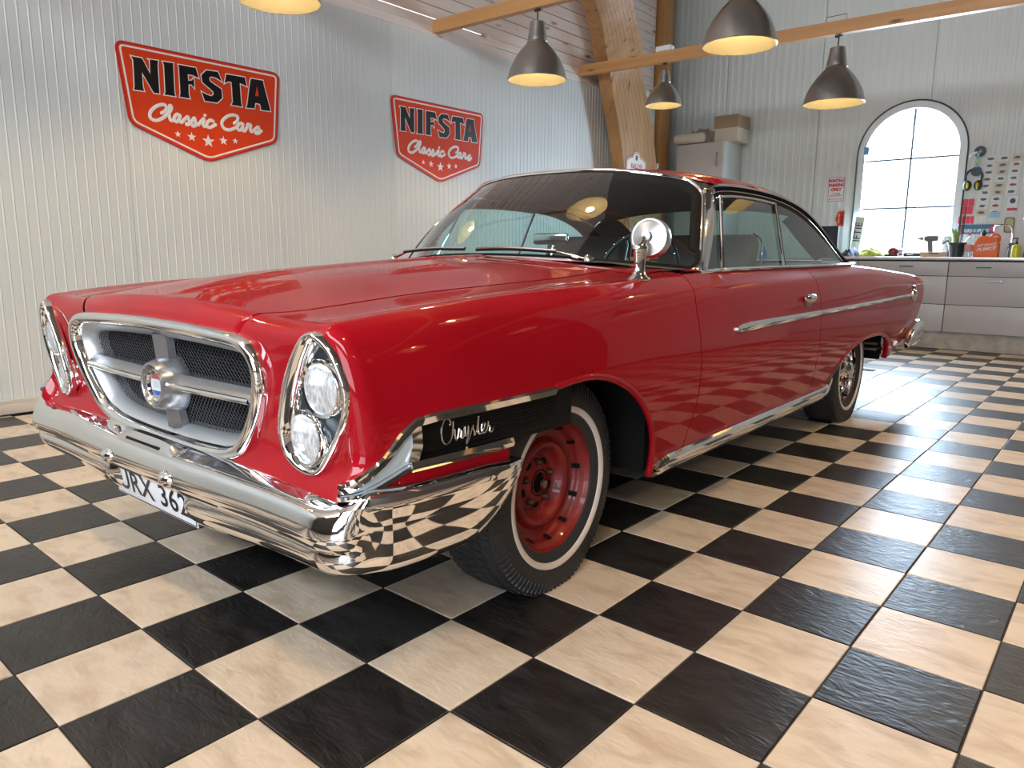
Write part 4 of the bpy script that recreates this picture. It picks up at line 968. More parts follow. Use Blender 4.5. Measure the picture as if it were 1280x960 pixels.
# cross bars
def bar(path, w0, w1, d0, name='grille_bar', flat=None):
    b = MB(); P = []
    n = len(path)
    for i, (p, q) in enumerate(path):      # p centre (x,z), q direction across
        wd = w0+(w1-w0)*i/(n-1)
        P.append([Vector((p[0]-q[0]*wd, FY(p[1])+my-.004, p[1]-q[1]*wd)), Vector((p[0]-q[0]*wd*.92, FY(p[1])+my-d0*.55, p[1]-q[1]*wd*.92)),
                  Vector((p[0], FY(p[1])+my-d0, p[1])), Vector((p[0]+q[0]*wd*.92, FY(p[1])+my-d0*.55, p[1]+q[1]*wd*.92)), Vector((p[0]+q[0]*wd, FY(p[1])+my-.004, p[1]+q[1]*wd))])
    b.grid(P); return b.build(name, BARM, grille, angle=25)
GC = (.004, .662)
bar([((0, .806), (1, 0)), ((0, .77), (1, 0)), ((0, .735), (1, 0)), ((0, .70), (1, 0))], .042, .034, .048)
bar([((0, .62), (1, 0)), ((0, .59), (1, 0)), ((0, .555), (1, 0)), ((0, .522), (1, 0))], .034, .046, .048)
for s in (1, -1):
    b_ = bar([((s*.05, .667), (0, 1)), ((s*.2, .670), (0, 1)), ((s*.35, .673), (0, 1)), ((s*.508, .675), (0, 1))], .027, .025, .055)
    bb = MB().tube([(s*.07, FY(.66)-.012, .663), (s*.11, FY(.66)-.016, .663), (s*.3, FY(.665)-.014, .665), (s*.50, FY(.67)-.008, .668)], .0085, 10); bb.build('chrome_bead', CHROME, b_)
md = MB().lathe([(.092, my+0), (.088, .022), (.077, -.004), (.071, -.024), (.067, -.031), (.061, -.031), (.057, -.026), (.055, -.016), (.052, -.010), (.0, -.008)], 40, (0, FY(.655), .655), 'y')
mdo = md.build('medallion_pod', BARM, grille, angle=40)
def disc_band(z0, z1, r, m, nm, yy):
    pts = []
    zs = np.linspace(z0, z1, 9)
    xsr = [sqrt(max(0, r*r-z*z)) for z in zs]
    pts = [(x, z) for x, z in zip(xsr, zs)]+[(-x, z) for x, z in list(zip(xsr, zs))[::-1]]
    MB().prism(pts, lambda a, b_, d_: (a, FY(.655)+yy-d_, .655+b_), 0, .003).build(nm, m, mdo, smooth=False)
MB().lathe([(.052, -.009), (.0515, -.018), (.048, -.021), (.045, -.016), (0, -.012)], 32, (0, FY(.655), .655), 'y').build('badge_rim', CHROME, mdo)
disc_band(.016, .0445, .045, mat('enamel_red', (.30, .02, .03), .15, coat=1), 'badge_red', -.012)
disc_band(-.018, .016, .045, mat('enamel_white', (.80, .82, .85), .2, coat=1), 'badge_white', -.012)
disc_band(-.0445, -.018, .045, mat('enamel_blue', (.02, .12, .50), .15, coat=1), 'badge_blue', -.012)
text_mesh('badge_number', '300', .038, mat('enamel_silver', (.55, .60, .68), .3), mdo, lambda a, b_, d_: (a, FY(.655)-.0160, .655+b_), offset=.0006)
# ---- headlight bezels and lamps
LENS = mat('headlamp_glass', (.86, .89, .93), .10, .35, coat=1.); add_bump(LENS, (95, 30, 30), .55, .004, 1, 'X', distort=.6)
noise_color(LENS, (.55, .59, .64), (.97, .98, 1.), (150, 40, 55), 2, .35, .6)
BUCKET = mat('headlight_bucket', (.05, .06, .07), .3, .6)
def bez_y(x, z): return FY(z)+.12*(abs(x)-.78)-.012
for s in (1, -1):
    bzl = empty('headlight_unit', (0, 0, 0)); bzl.parent = car
    def bl_(off, dy): return [Vector((x*s, bez_y(x, z)+dy, z)) for x, z in offset_poly(BEZ, off)]
    MB().grid([bl_(.004, .018), bl_(.004, -.004), bl_(.001, -.010), bl_(-.004, -.012), bl_(-.010, -.008), bl_(-.016, .002), bl_(-.021, .012), bl_(-.024, .024), bl_(-.025, .032)], cv=True).build('bezel', CHROME, bzl, angle=60)
    pb_ = bl_(-.022, .028); MB().add(pb_, [tuple(range(len(pb_)))]).build('bucket', BUCKET, bzl, smooth=False)
    for (lx2, lz) in ((.806, .740), (.728, .610)):
        yb_ = bez_y(lx2, lz)+.030; r = .066
        rg = MB().lathe([(r+.004, .004), (r+.005, -.020), (r+.001, -.028), (r-.006, -.026), (r-.006, -.01)], 36, (lx2*s, yb_, lz), 'y').build('lamp_ring', CHROME, bzl)
        MB().lathe([(r-.005, -.020), (r*.80, -.0265), (r*.55, -.031), (r*.28, -.034), (0, -.035)], 36, (lx2*s, yb_, lz), 'y').build('headlamp', LENS, rg)
# ---- side recess with black panel, chrome strips, turn signal
for s in (1, -1):
    def xo(y, z): return body_pt(y, t_of_z(section(y), max(z, .26))).x
    ys_ = [-.70, -.66, -.62, -.58, -.54, -.45, -.30, -.15, -.03, .10]
    sd = lambda y, z, d_: (s*(interp(y, [(-.72, .885), (-.695, .905), (-.64, .932), (-.6, .945), (-.5, .958), (-.3, .972), (-.1, .98), (.1, .983)])-d_), rake(y, z, .95), z)
    MB().grid([[sd(y, z, .035) for z in (.545, .60, .65, .70)] for y in ys_[3:]]).build('black_side_panel', BLACK, car)
    fl_ = MB()
    for k in range(12): 
        z = .562+k*.0088; fl_.tube([sd(y, z, .0345) for y in (-.54, -.3, -.05, .02)], .0016, 4)
    fl_.build('panel_ribs', BLACK, car, kind='stuff')
    MB().grid([[sd(y, z, .014) for z in (.47, .50, .548)] for y in (-.66, -.62, -.58, -.54, -.45, -.30, -.205)]).build('lower_body_strip', PAINT, car)
    # upper bright edge following the fender's lower front edge
    ep = [Vector((p.x*s, p.y, p.z)) for p in EDGE]
    outs_ = []
    for i in range(len(ep)):
        t = (ep[min(i+1, len(ep)-1)]-ep[max(i-1, 0)]).normalized(); o = Vector((s*1., -.9 if ep[i].y < -.66 else -.25, 0)); outs_.append((o-t*o.dot(t)).normalized())
    b = MB(); sweep(b, ep, outs_, [(-.014, -.017), (.001, -.016), (.010, .002), (.007, .008), (-.010, .010)], up=(0, -.2, 1)); b.build('side_moulding', CHROME, car, angle=40)
    b = MB(); lp = crom([Vector(sd(y, .553, .004)) for y in (-.548, -.45, -.33, -.205)], 4); sweep(b, lp, Vector((s, 0, 0)), [(-.02, -.013), (.006, -.012), (.010, 0), (.004, .012), (-.02, .013)], up=(0, 0, 1)); b.build('lower_moulding', CHROME, car, angle=40)
    b = MB(); lp = [Vector(sd(-.545, z, .004)) for z in (.560, .60, .64, .662)]; sweep(b, lp, Vector((s, -.2, 0)), [(-.03, -.015), (.002, -.014), (.004, .012), (-.03, .014)], up=(0, 1, 0)); b.build('signal_divider', CHROME, car, angle=40)
    se = [p for p in EDGE if p.y < -.525]
    zbt = lambda y: interp(y, [(-.72, .513), (-.67, .521), (-.60, .541), (-.53, .566)])
    MB().grid([[Vector((s*(p.x-.010+.004*sin(pi*k/4)), p.y, zbt(p.y)+(p.z-.006-zbt(p.y))*k/4)) for k in range(5)] for p in se]).build('turn_signal', mat('clear_signal_lens', (.50, .60, .68), .15, coat=1.), car)
    b = MB(); lp = [Vector((s*(p.x-.006), p.y, zbt(p.y)-.006)) for p in EDGE if p.y < -.52]; sweep(b, lp, [Vector((s, -.7 if p.y < -.66 else -.25, 0)) for p in lp], [(-.03, -.009), (.006, -.008), (.008, .003), (-.03, .010)], up=(0, 0, 1)); b.build('signal_lower_trim', CHROME, car, angle=40)
    lw = body_pt(-.62, 3.).x
    MB().tube([Vector((s*(.928+.0145*cos(q)*.3), -.628-.0145*cos(q), .572+.0145*sin(q))) for q in np.linspace(0, 2*pi, 17)[:-1]], .0018, 6, closed=True).build('lens_ring', mat('lens_mark', (.75, .8, .85), .3), car)
    # script lettering
    if s == 1:
        CHR = [[[-0.4313, 0.6272], [-0.427, 0.6316], [-0.4298, 0.6403], [-0.4369, 0.6451], [-0.4454, 0.6451], [-0.4531, 0.6383], [-0.4588, 0.624], [-0.4607, 0.608], [-0.4573, 0.593], [-0.4489, 0.5841], [-0.439, 0.5821], [-0.4289, 0.5894], [-0.423, 0.6018], [-0.419, 0.6208], [-0.4166, 0.637]], [[-0.4221, 0.6006], [-0.4185, 0.6124], [-0.4133, 0.6156], [-0.4122, 0.6029], [-0.4105, 0.5911], [-0.4056, 0.5874], [-0.4011, 0.5934], [-0.3975, 0.6085], [-0.3959, 0.6166], [-0.3936, 0.6099], [-0.3898, 0.6071], [-0.3907, 0.5957], [-0.3869, 0.5886], [-0.3818, 0.5918], [-0.3778, 0.6049], [-0.3756, 0.6172]], [[-0.3756, 0.6172], [-0.3778, 0.6006], [-0.3749, 0.5926], [-0.3688, 0.5968], [-0.3636, 0.6171], [-0.3645, 0.596], [-0.3683, 0.57]], [[-0.3683, 0.57], [-0.3616, 0.5804], [-0.3545, 0.5984], [-0.3452, 0.6164], [-0.3458, 0.6075], [-0.34, 0.5957], [-0.3406, 0.5882], [-0.3474, 0.5889]], [[-0.3406, 0.5882], [-0.3328, 0.5965], [-0.3281, 0.6129], [-0.3243, 0.6364]], [[-0.3243, 0.6364], [-0.3265, 0.6126], [-0.3256, 0.5951], [-0.3202, 0.5887], [-0.3129, 0.5917], [-0.3044, 0.6021], [-0.3012, 0.6114], [-0.3069, 0.6161], [-0.3133, 0.6081], [-0.3129, 0.5961], [-0.3059, 0.5889], [-0.297, 0.5931], [-0.2915, 0.6042], [-0.2883, 0.6168]], [[-0.2883, 0.6168], [-0.2873, 0.6067], [-0.2814, 0.6002], [-0.2824, 0.5915], [-0.2752, 0.5869], [-0.268, 0.5984]]]
        b = MB()
        for st in CHR: b.tube(crom([Vector(sd(y+.014, z-.001, .026)) for y, z in st], 4), .0025, 8)
        b.build('script_badge', mat('polished_silver_script', (.92, .90, .86), .12, 1.), car)
# ---- front bumper
BS = [ # x, y of face line, outward angle (deg from -y towards +x), top height, scale of height
 (0, -.690, 0), (.10, -.690, 0), (.17, -.690, 1), (.235, -.690, 2), (.32, -.688, 3), (.45, -.684, 5), (.60, -.680, 7), (.74, -.682, 8), (.84, -.686, 14), (.908, -.676, 32), (.944, -.640, 56), (.963, -.57, 75), (.974, -.46, 84), (.980, -.34, 87), (.982, -.26, 89), (.982, -.205, 90)]
PRO = [(-.03, .490), (.000, .495), (.012, .491), (.035, .484), (.056, .477), (.065, .470), (.071, .457), (.080, .428), (.079, .406), (.068, .391), (.057, .385), (.061, .376), (.062, .368), (.050, .352), (.030, .340), (.0, .333), (-.05, .335)]
PROS = [(-.04, .514), (.005, .524), (.024, .522), (.037, .513), (.042, .499), (.039, .482), (.034, .460), (.034, .444), (.034, .425), (.033, .406), (.032, .390), (.030, .376), (.028, .362), (.022, .346), (.012, .332), (-.005, .322), (-.03, .320)]
rows = []
for i in range(len(BS)): pass
bx_ = crom([(x, y, radians(a)) for x, y, a in BS], 5)
PA, PB = np.array(PRO), np.array(PROS)
for q in bx_:
    x, y, a = q.x, q.y, q.z
    k = min(1., max(0., (degrees_ - 12)/40)) if (degrees_ := math.degrees(a)) else 0.
    k = k*k*(3-2*k); pr = PA*(1-k)+PB*k
    ox, oy = sin(a), -cos(a); row = []
    cen = min(1., max(0., (.255-x)/.09)); cen = cen*cen*(3-2*cen)
    tip = min(1., max(0., (y+.40)/.195)) if a > 1. else 0.
    for j, (d, z) in enumerate(pr):
        if k < 1 and z < .395:      # the lower lip hangs deepest in the middle
            z = .395-(.395-z)*(1+(1-k)*interp(x, [(0, .95), (.3, .85), (.6, .60), (.86, .38), (.95, .2)]))
        if cen > 0 and z < .385: d = d*(1-.80*cen)      # recess behind the number plate
        if tip > 0:
            zc = .512; z = zc+(z-zc)*(1-.70*tip**1.5); d = d*(1-.35*tip**4)
        row.append(Vector((x+ox*d, y+oy*d, z)))
    rows.append(row)
rl = rows[-1]; cz_ = sum(p.z for p in rl)/len(rl); rows.append([Vector((p.x*.985, p.y+.012, cz_+(p.z-cz_)*.75)) for p in rl]); rows.append([Vector((p.x*.965, p.y+.016, cz_+(p.z-cz_)*.3)) for p in rl])
bm2 = MB().grid(rows); kk = len(rows[-1]); bm2.add(rows[-1], [tuple(range(kk))]); bm2.mirror_x()
bump = bm2.build('front_bumper', CHROME, car, angle=32, weld=1e-4)
for s in (1, -1):
    b = MB(); b.sphere((0, 0, 0), (.044, .036, .026), 24, 14)
    b.v = [(s*.190+p[0]*(1-.012*max(0, -p[2])/.001*.9), -.752+p[1], .420+p[2]) for p in b.v]
    b.build('overrider', CHROME, bump)
    MB().sphere((s*.33, -.730, .338), (.016, .010, .010), 16, 8).build('bumper_bolt', CHROME, bump)
# raised centre scoop
sc_ = MB(); sr = []
for q in range(25):
    u = -1+2*q/24; x = .185*u; e = (1-u**4)
    sr.append([Vector((x, -.695, .494)), Vector((x, -.712, .494+.016*e)), Vector((x, -.728, .490+.018*e)), Vector((x*.98, -.742, .480+.012*e)), Vector((x*.96, -.752, .468+.004*e)), Vector((x, -.757, .455)), Vector((x, -.745, .436)), Vector((x, -.70, .43))])
sc_.grid(sr); sc_.add(sr[0], [tuple(range(8))]); sc_.add(sr[-1], [tuple(range(8))]); sc_.build('bumper_centre', CHROMEAGED, bump, angle=35)
MB().box((-.11, -.746, .479), (.11, -.724, .4915), 0, .004).build('scoop_slot', BLACK, bump)
lpn = empty('license_plate', (-.01, -.722, .330)); lpn.parent = car; lpn.rotation_euler = (radians(8), 0, 0)
MB().box((-.26, -.002, -.055), (.26, .002, .055), 0, .0015).build('plate', mat('plate_white', (.78, .80, .84), .35), lpn)
m = MB(); o_ = rounded([(-.26, -.055), (.26, -.055), (.26, .055), (-.26, .055)], .01); ring2d(m, offset_poly(o_, -.003), offset_poly(o_, -.006), lambda a, b_, d_: (a, -.002-d_, b_), 0, .001); m.build('plate_border', BLACKT, lpn, smooth=False)
text_mesh('plate_number', 'URX 362', .098, BLACKT, lpn, lambda a, b_, d_: (a, -.0035, b_), offset=.0012, xs=1.18, spacing=1.05)
# ---- door, quarter panel
TB = 6.05
RY = 2.30
def dwarp(y, z):
    kf = max(0., 1-(y-.872)/.25)**2; d = 0.
    if y < 1.12: d = kf*interp(z, [(.25, -.05), (.36, -.035), (.5, .015), (.66, .018), (.85, .0), (.94, .03), (1., .07)])
    return rake(y, z)+d
shell('door', [.872, .90, .95, 1.02, 1.12, 1.3, 1.5, 1.7, 1.9, 2.1, 2.25, RY-.004], lambda y: .312, TB, 40, warp=dwarp)
ARCH_R = [(2.60, .30), (2.63, .33), (2.66, .372), (2.70, .410), (2.76, .448), (2.84, .482), (2.95, .512), (3.08, .534), (3.22, .547), (3.38, .552), (3.54, .548), (3.68, .536), (3.80, .512), (3.87, .485), (3.915, .45), (3.94, .41), (3.953, .385), (3.96, .360), (3.965, .345)]
def zl_r(y):
    if y < 2.60: return .312
    if y > 3.965: return interp(y, [(3.965, .345), (4.1, .355), (4.3, .375), (4.6, .42), (5.0, .46)])
    return interp(y, ARCH_R)
qys = [RY+.004, 2.36, 2.44, 2.52, 2.58, 2.60, 2.615, 2.63, 2.645, 2.66, 2.68, 2.70, 2.73, 2.76, 2.80, 2.84, 2.9, 2.95, 3.02, 3.08, 3.15, 3.22, 3.3, 3.38, 3.46, 3.54, 3.61, 3.68, 3.74, 3.80, 3.835, 3.87, 3.895, 3.915, 3.93, 3.94, 3.947, 3.953, 3.957, 3.96, 3.963, 3.965, 4.0, 4.1, 4.25, 4.4, 4.55, 4.7, 4.8, 4.86]
def rend(z): return interp(z, [(.25, 4.30), (.36, 4.44), (.45, 4.56), (.57, 4.80), (.70, 4.93), (.86, 5.05), (.95, 5.07)])
def qwarp(y, z):
    if y <= 4.1: return y
    f = (y-4.1)/(4.86-4.1); return 4.1+f*(rend(z)-4.1)
PQ, _ = shell('quarter_panel', qys, zl_r, 8.0, 50, warp=qwarp)
# rear panel closing the tail
last = PQ[-1]
b = MB(); rr_ = []
for k in range(6):
    f = k/5*.5*pi; rr_.append([Vector((p.x-.03*(1-cos(f)), p.y+.03*sin(f), p.z-(.03*(1-cos(f)) if p.z > .8 else 0))) for p in last])
b.grid(rr_)
e_ = rr_[-1]; b.grid([e_, [Vector((p.x*.6, p.y+.02, p.z)) for p in e_], [Vector((0, p.y+.03, p.z)) for p in e_]]); b.mirror_x(); b.build('rear_panel', PAINT, car, angle=50)
tr = [[body_pt(y, 8.03+(10-8.03)*k/12) for k in range(13)] for y in (3.42, 3.6, 3.9, 4.2, 4.5, 4.75, 5.06)]
b = MB().grid(tr); b.mirror_x(); b.build('trunk_lid', PAINT, car)
# flared lips of the wheel openings
for s in (1, -1):
    for ys2, zl in (([y for y in fys if -.03 <= y <= .597], zl_f), ([y for y in qys if 2.60 <= y <= 3.965], zl_r)):
        lp = [Vector((s*(body_pt(y, t_of_z(section(y), max(zl(y), .262))).x), y, zl(y))) for y in ys2]
        MB().tube([p+Vector((-.004*s, 0, .004)) for p in lp], .0115, 10).build('wheel_opening_lip', PAINT, car)
# ---- rocker moulding
for s in (1, -1):
    b = MB(); lp = crom([(s*.962, .60, .285), (s*.968, .66, .300), (s*.970, .80, .305), (s*.970, 1.6, .306), (s*.970, 2.4, .306), (s*.968, 2.56, .312), (s*.968, 2.62, .345), (s*.968, 2.665, .39), (s*.972, 2.72, .437)], 6)
    n_ = len(lp); rows = []
    for i, p in enumerate(lp):
        f = min(1., i/4.); g_ = 1. if i < n_-14 else max(.35, (n_-1-i)/14.)
        t = (lp[min(i+1, n_-1)]-lp[max(i-1, 0)]).normalized(); o = Vector((s, 0, 0)); v = t.cross(o); v = v if v.z > 0 or v.y < -.5 else -v
        rows.append([p+o*a*1.+v*b_*(.35+.65*f)*g_ for a, b_ in [(-.03, .028), (.002, .027), (.010, .020), (.013, .008), (.010, -.002), (.006, -.008), (.008, -.018), (.004, -.03), (-.006, -.038), (-.04, -.042)]])
    b.grid(rows); b.f += [tuple(range(10)), tuple(len(b.v)-10+k for k in range(10))]; b.m += [0, 0]; b.build('rocker_moulding', CHROME, car, angle=30)
    MB().box((s*.90-.05, .62, .25), (s*.90+.045, 2.62, .29)).build('sill', BLACKP, car, smooth=False)
    # side spear
    b = MB(); pts = [(1.205, .752, .006), (1.215, .752, .012), (1.25, .753, .018), (1.34, .755, .020), (1.5, .757, .019), (1.9, .759, .016), (2.296, .761, .014)]
    P = []
    for y, z, h_ in pts:
        x = body_pt(y, t_of_z(section(y), z)).x; P.append([Vector((s*(x+a), y, z+c*h_)) for a, c in ((-.004, 1), (.006, .9), (.009, .35), (.013, 0), (.009, -.35), (.006, -.9), (-.004, -1))])
    b.grid(P, cv=True); b.f.append(tuple(range(7))); b.m.append(0); b.build('side_spear', CHROME, car, angle=25)
    b = MB(); P = []
    for y in (2.304, 2.6, 3.0, 3.4, 3.8, 4.2, 4.45):
        z = .761+.012*(y-2.3)/2.1; h_ = .0125; x = body_pt(y, t_of_z(section(y), z)).x; P.append([Vector((s*(x+a), y, z+c*h_)) for a, c in ((-.004, 1), (.006, .9), (.009, .35), (.013, 0), (.009, -.35), (.006, -.9), (-.004, -1))])
    b.grid(P, cv=True); b.build('side_spear', CHROME, car, angle=25)
    bx2 = body_pt(4.56, t_of_z(section(4.56), .782)).x
    bd = MB().lathe([(0, .022), (.018, .022), (.022, .016), (.045, .014), (.055, .018), (.060, .010), (.060, -.01)], 28, (s*bx2 if s > 0 else -bx2, 4.56, .782), 'x')
    if s < 0: bd.v = [(-2*bx2-x, y, z) if False else (-(2*bx2)+(-x) if False else x-2*(x+bx2), y, z) for x, y, z in bd.v]
    bd.build('round_quarter_badge', CHROMEAGED, car)
    # door handle
    hx = body_pt(2.1, t_of_z(section(2.1), .835)).x
    hd = MB().sphere((s*(hx+.012), 2.105, .842), (.024, .080, .023), 24, 14).build('door_handle', CHROME, car)
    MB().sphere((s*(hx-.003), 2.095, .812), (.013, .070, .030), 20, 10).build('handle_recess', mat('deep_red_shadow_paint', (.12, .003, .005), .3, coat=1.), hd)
# ---- wheels
TPROF = [(.20, -.080), (.21, -.096), (.230, -.108), (.260, -.117), (.290, -.115), (.318, -.106), (.334, -.094), (.340, -.084), (.344, -.05), (.345, 0), (.344, .05), (.340, .084), (.334, .094), (.318, .104), (.290, .109), (.260, .111), (.230, .103), (.21, .091), (.205, .075)]
def flatten(mb):
    mb.v = [(x*(1+.10*max(0., (-z-.24)/.09)), y, max(z, -.3275)) for x, y, z in mb.v]; return mb
def wheel(x, y, kind, lab=None, steer=0.):
    s = 1 if x > 0 else -1
    r = empty('wheel', (x, y, .329), rz=steer+(0 if s > 0 else pi)); r.parent = car
    if lab: r['label'] = lab
    t = flatten(MB().lathe(TPROF, 96, axis='x')).build('tyre', RUBBER, r)
    # tread blocks
    tb = MB(); NB = 66
    for k in range(NB):
        a0 = 2*pi*k/NB
        for (x0, x1, sh) in ((-.090, -.062, .5), (-.056, -.024, 0), (-.018, .018, .5), (.024, .056, 0), (.062, .090, .5)):
            a1 = a0+sh*2*pi/NB; w_ = 2*pi/NB*.36; ro = .3465 if abs(x0+x1) < .12 else .3420; ri2 = .334
            sk = .012*(1 if (x0+x1) > 0 else -1)
            vs = []
            for rr2 in (ri2, ro):
                for xx, aa in ((x0, a1-w_), (x1, a1-w_+sk), (x1, a1+w_+sk), (x0, a1+w_)): vs.append((xx, rr2*cos(aa), rr2*sin(aa)))
            tb.add(vs, [(4, 5, 6, 7), (0, 1, 5, 4), (1, 2, 6, 5), (2, 3, 7, 6), (3, 0, 4, 7)])
    flatten(tb).build('tread', RUBBER, t, smooth=False, kind='stuff')
    wbd = MB()
    for k in range(96):
        a = 2*pi*k/96; wbd.add([(.096, .331*cos(a-.012), .331*sin(a-.012)), (.096, .331*cos(a+.012), .331*sin(a+.012)), (.1075, .298*cos(a+.008), .298*sin(a+.008)), (.1075, .298*cos(a-.008), .298*sin(a-.008)), (.101, .333*cos(a), .333*sin(a)), (.1105, .298*cos(a), .298*sin(a))], [(0, 4, 5, 3), (4, 1, 2, 5), (0, 1, 4), (3, 5, 2)])
    flatten(wbd).build('sidewall_ribs', RUBBER, t, smooth=False, kind='stuff')
    MB().lathe([(.236, .098), (.2375, .1085), (.243, .1115), (.252, .1135), (.2565, .1125), (.258, .104)], 72, axis='x').build('whitewall', WHITEWALL, t)
    if kind == 'steel':
        rim = MB().lathe([(.206, .070), (.212, .080), (.211, .088), (.206, .088), (.203, .080), (.200, .070), (.190, .062), (.186, .050), (.184, .038), (.176, .030), (.160, .026), (.150, .028), (.144, .036), (.138, .046), (.130, .050), (.122, .048), (.114, .038), (.108, .022), (.102, .010), (.094, .006), (.080, .010), (.060, .020), (.048, .024), (.040, .028), (.034, .028), (.033, -.01), (0, -.01)], 72, axis='x').build('rim', RIMRED, r)
        MB().lathe([(0, .012), (.030, .012), (.040, .030), (.044, .029)], 28, axis='x').build('hub_bore', DARK, rim)
        hl = MB(); hl2 = MB()
        for k in range(5):
            a = 2*pi*k/5+.3; MB().lathe([(0, .036), (.006, .036), (.010, .030), (.012, .022), (.012, .010)], 8, (0, .068*cos(a), .068*sin(a)), 'x').build('wheel_stud', mat('old_steel', (.10, .05, .035), .5, .6), rim)
        for k in range(5):
            a = 2*pi*k/5+.3+pi/5; MB().lathe([(0, .0185), (.014, .0165), (.015, .010)], 12, (0, .070*cos(a), .070*sin(a)), 'x').build('rim_hole', DARK, rim)
        for k in range(12):
            a = 2*pi*k/12+.1; c_, s_ = cos(a), sin(a)
            q = []
            for xx, dr_ in ((.0615, .1875), (.0345, .178)):
                for da_ in (-.045, .045): q.append((xx+.0015, (dr_-.0015)*cos(a+da_), (dr_-.0015)*sin(a+da_)))
            MB().add([q[0], q[1], q[3], q[2]], [(0, 1, 2, 3)]).build('rim_slot', DARK, rim, smooth=False)
        MB().sphere((.0, 0, 0), .001, 4, 3)
        MB().lathe([(0, .03), (.013, .03), (.014, .02)], 14, (.012, .012, -.006), 'x').build('hub_nut', mat('brass_dull', (.30, .24, .15), .4, .8), rim)
    else:
        MB().lathe([(.195, .078), (.200, .084), (.204, .080), (.20, .060), (.186, .055)], 64, axis='x').build('rim', RIMRED, r)
        cp_ = MB().lathe([(.190, .070), (.188, .080), (.178, .082), (.160, .072), (.145, .074), (.130, .086), (.075, .098), (.060, .100), (.052, .112), (.030, .120), (0, .122)], 64, axis='x').build('hubcap', CHROME, r)
        for k in range(12):
            a = 2*pi*k/12; rows = []
            for rr3, xx in ((.07, .099), (.10, .097), (.13, .089), (.155, .078)): rows.append([(xx+.0, rr3*cos(a-.05), rr3*sin(a-.05)), (xx+.014, rr3*cos(a), rr3*sin(a)), (xx, rr3*cos(a+.05), rr3*sin(a+.05))])
            MB().grid(rows).build('fin', CHROME, cp_, smooth=False)
        for k in range(12):
            a = 2*pi*(k+.5)/12; MB().box((.074, -.011, -.024), (.0775, .011, .024)).build('vent', DARK, cp_, smooth=False)
            o = cp_.children[-1]; o.rotation_euler = (a-pi/2, 0, 0); me = o.data
            for v in me.vertices: v.co = Vector((v.co.x+.010, v.co.y, v.co.z+.158))
        MB().lathe([(.188, .081), (.183, .086), (.176, .083)], 48, axis='x').build('cap_edge', CHROMEAGED, cp_)
    return r
wheel(.792, .115, 'steel', 'front wheel with plain red steel rim and white wall tyre', radians(2.5))
wheel(.795, 3.29, 'cap', 'rear wheel with chrome wheel cover and white wall tyre')
wheel(-.80, .12, 'cap'); wheel(-.80, 3.28, 'cap')
# ---- underbody, wheel wells
ub = MB().box((-.62, -.55, .28), (.62, 4.4, .34)).box((-.60, -.52, .34), (-.56, .80, .88)).box((.56, -.52, .34), (.60, .80, .88)).box((-.92, .60, .27), (.92, .66, .86)).box((-.92, .78, .25), (.92, 2.56, .31)).box((-.92, 2.52, .27), (.92, 2.58, .9)).box((-.90, 3.98, .33), (.90, 4.03, .9)).box((-.60, 2.55, .34), (-.56, 4.0, .88)).box((.56, 2.55, .34), (.60, 4.0, .88))
ub.box((-.93, 2.56, .80), (.93, 4.0, .83)).box((-.86, -.50, .80), (.86, .70, .82)).box((-.60, -.54, .34), (.60, -.50, .80)).box((-.86, -.60, .34), (.86, -.54, .47))
ub.box((-.86, 4.0, .34), (.86, 4.25, .40))
ub.build('underbody', DARK, car, smooth=False)
MB().tube([(.62, .12, .334), (.75, .12, .334)], .05, 16).tube([(-.62, .12, .334), (-.75, .12, .334)], .05, 16).tube([(-.75, 3.28, .334), (.75, 3.28, .334)], .045, 12).build('axle_parts', DARK, car)
MB().box((.55, 3.9, .40), (.90, 4.02, .415)).box((.55, 3.9, .44), (.90, 4.02, .455)).build('rear_bracket', mat('dusty_steel', (.20, .15, .12), .6, .4), car, smooth=False)
# ---- rear bumper
RBS = [(0, 5.06, 180), (.4, 5.06, 178), (.7, 5.04, 172), (.85, 5.01, 155), (.94, 4.95, 125), (.98, 4.85, 102), (.995, 4.72, 94), (.995, 4.57, 91), (.99, 4.42, 90)]
RP = [(-.05, .565), (.0, .570), (.022, .562), (.035, .545), (.040, .520), (.036, .495), (.030, .480), (.034, .465), (.036, .440), (.026, .410), (.010, .392), (-.03, .385)]
rows = []
for q in crom([(x, y, radians(a)) for x, y, a in RBS], 6):
    ox, oy = sin(q.z), -cos(q.z); tip = min(1., max(0., (4.80-q.y)/.38)) if q.x > .9 else 0.
    rows.append([Vector((q.x+ox*d*(1-.6*tip), q.y+oy*d, (.375+(z-.375)*(1-.78*tip**1.6)) if tip > 0 else z)) for d, z in RP])
b = MB().grid(rows); b.add(rows[-1], [tuple(range(len(RP)))]); b.mirror_x(); b.build('rear_bumper', CHROME, car, angle=35)
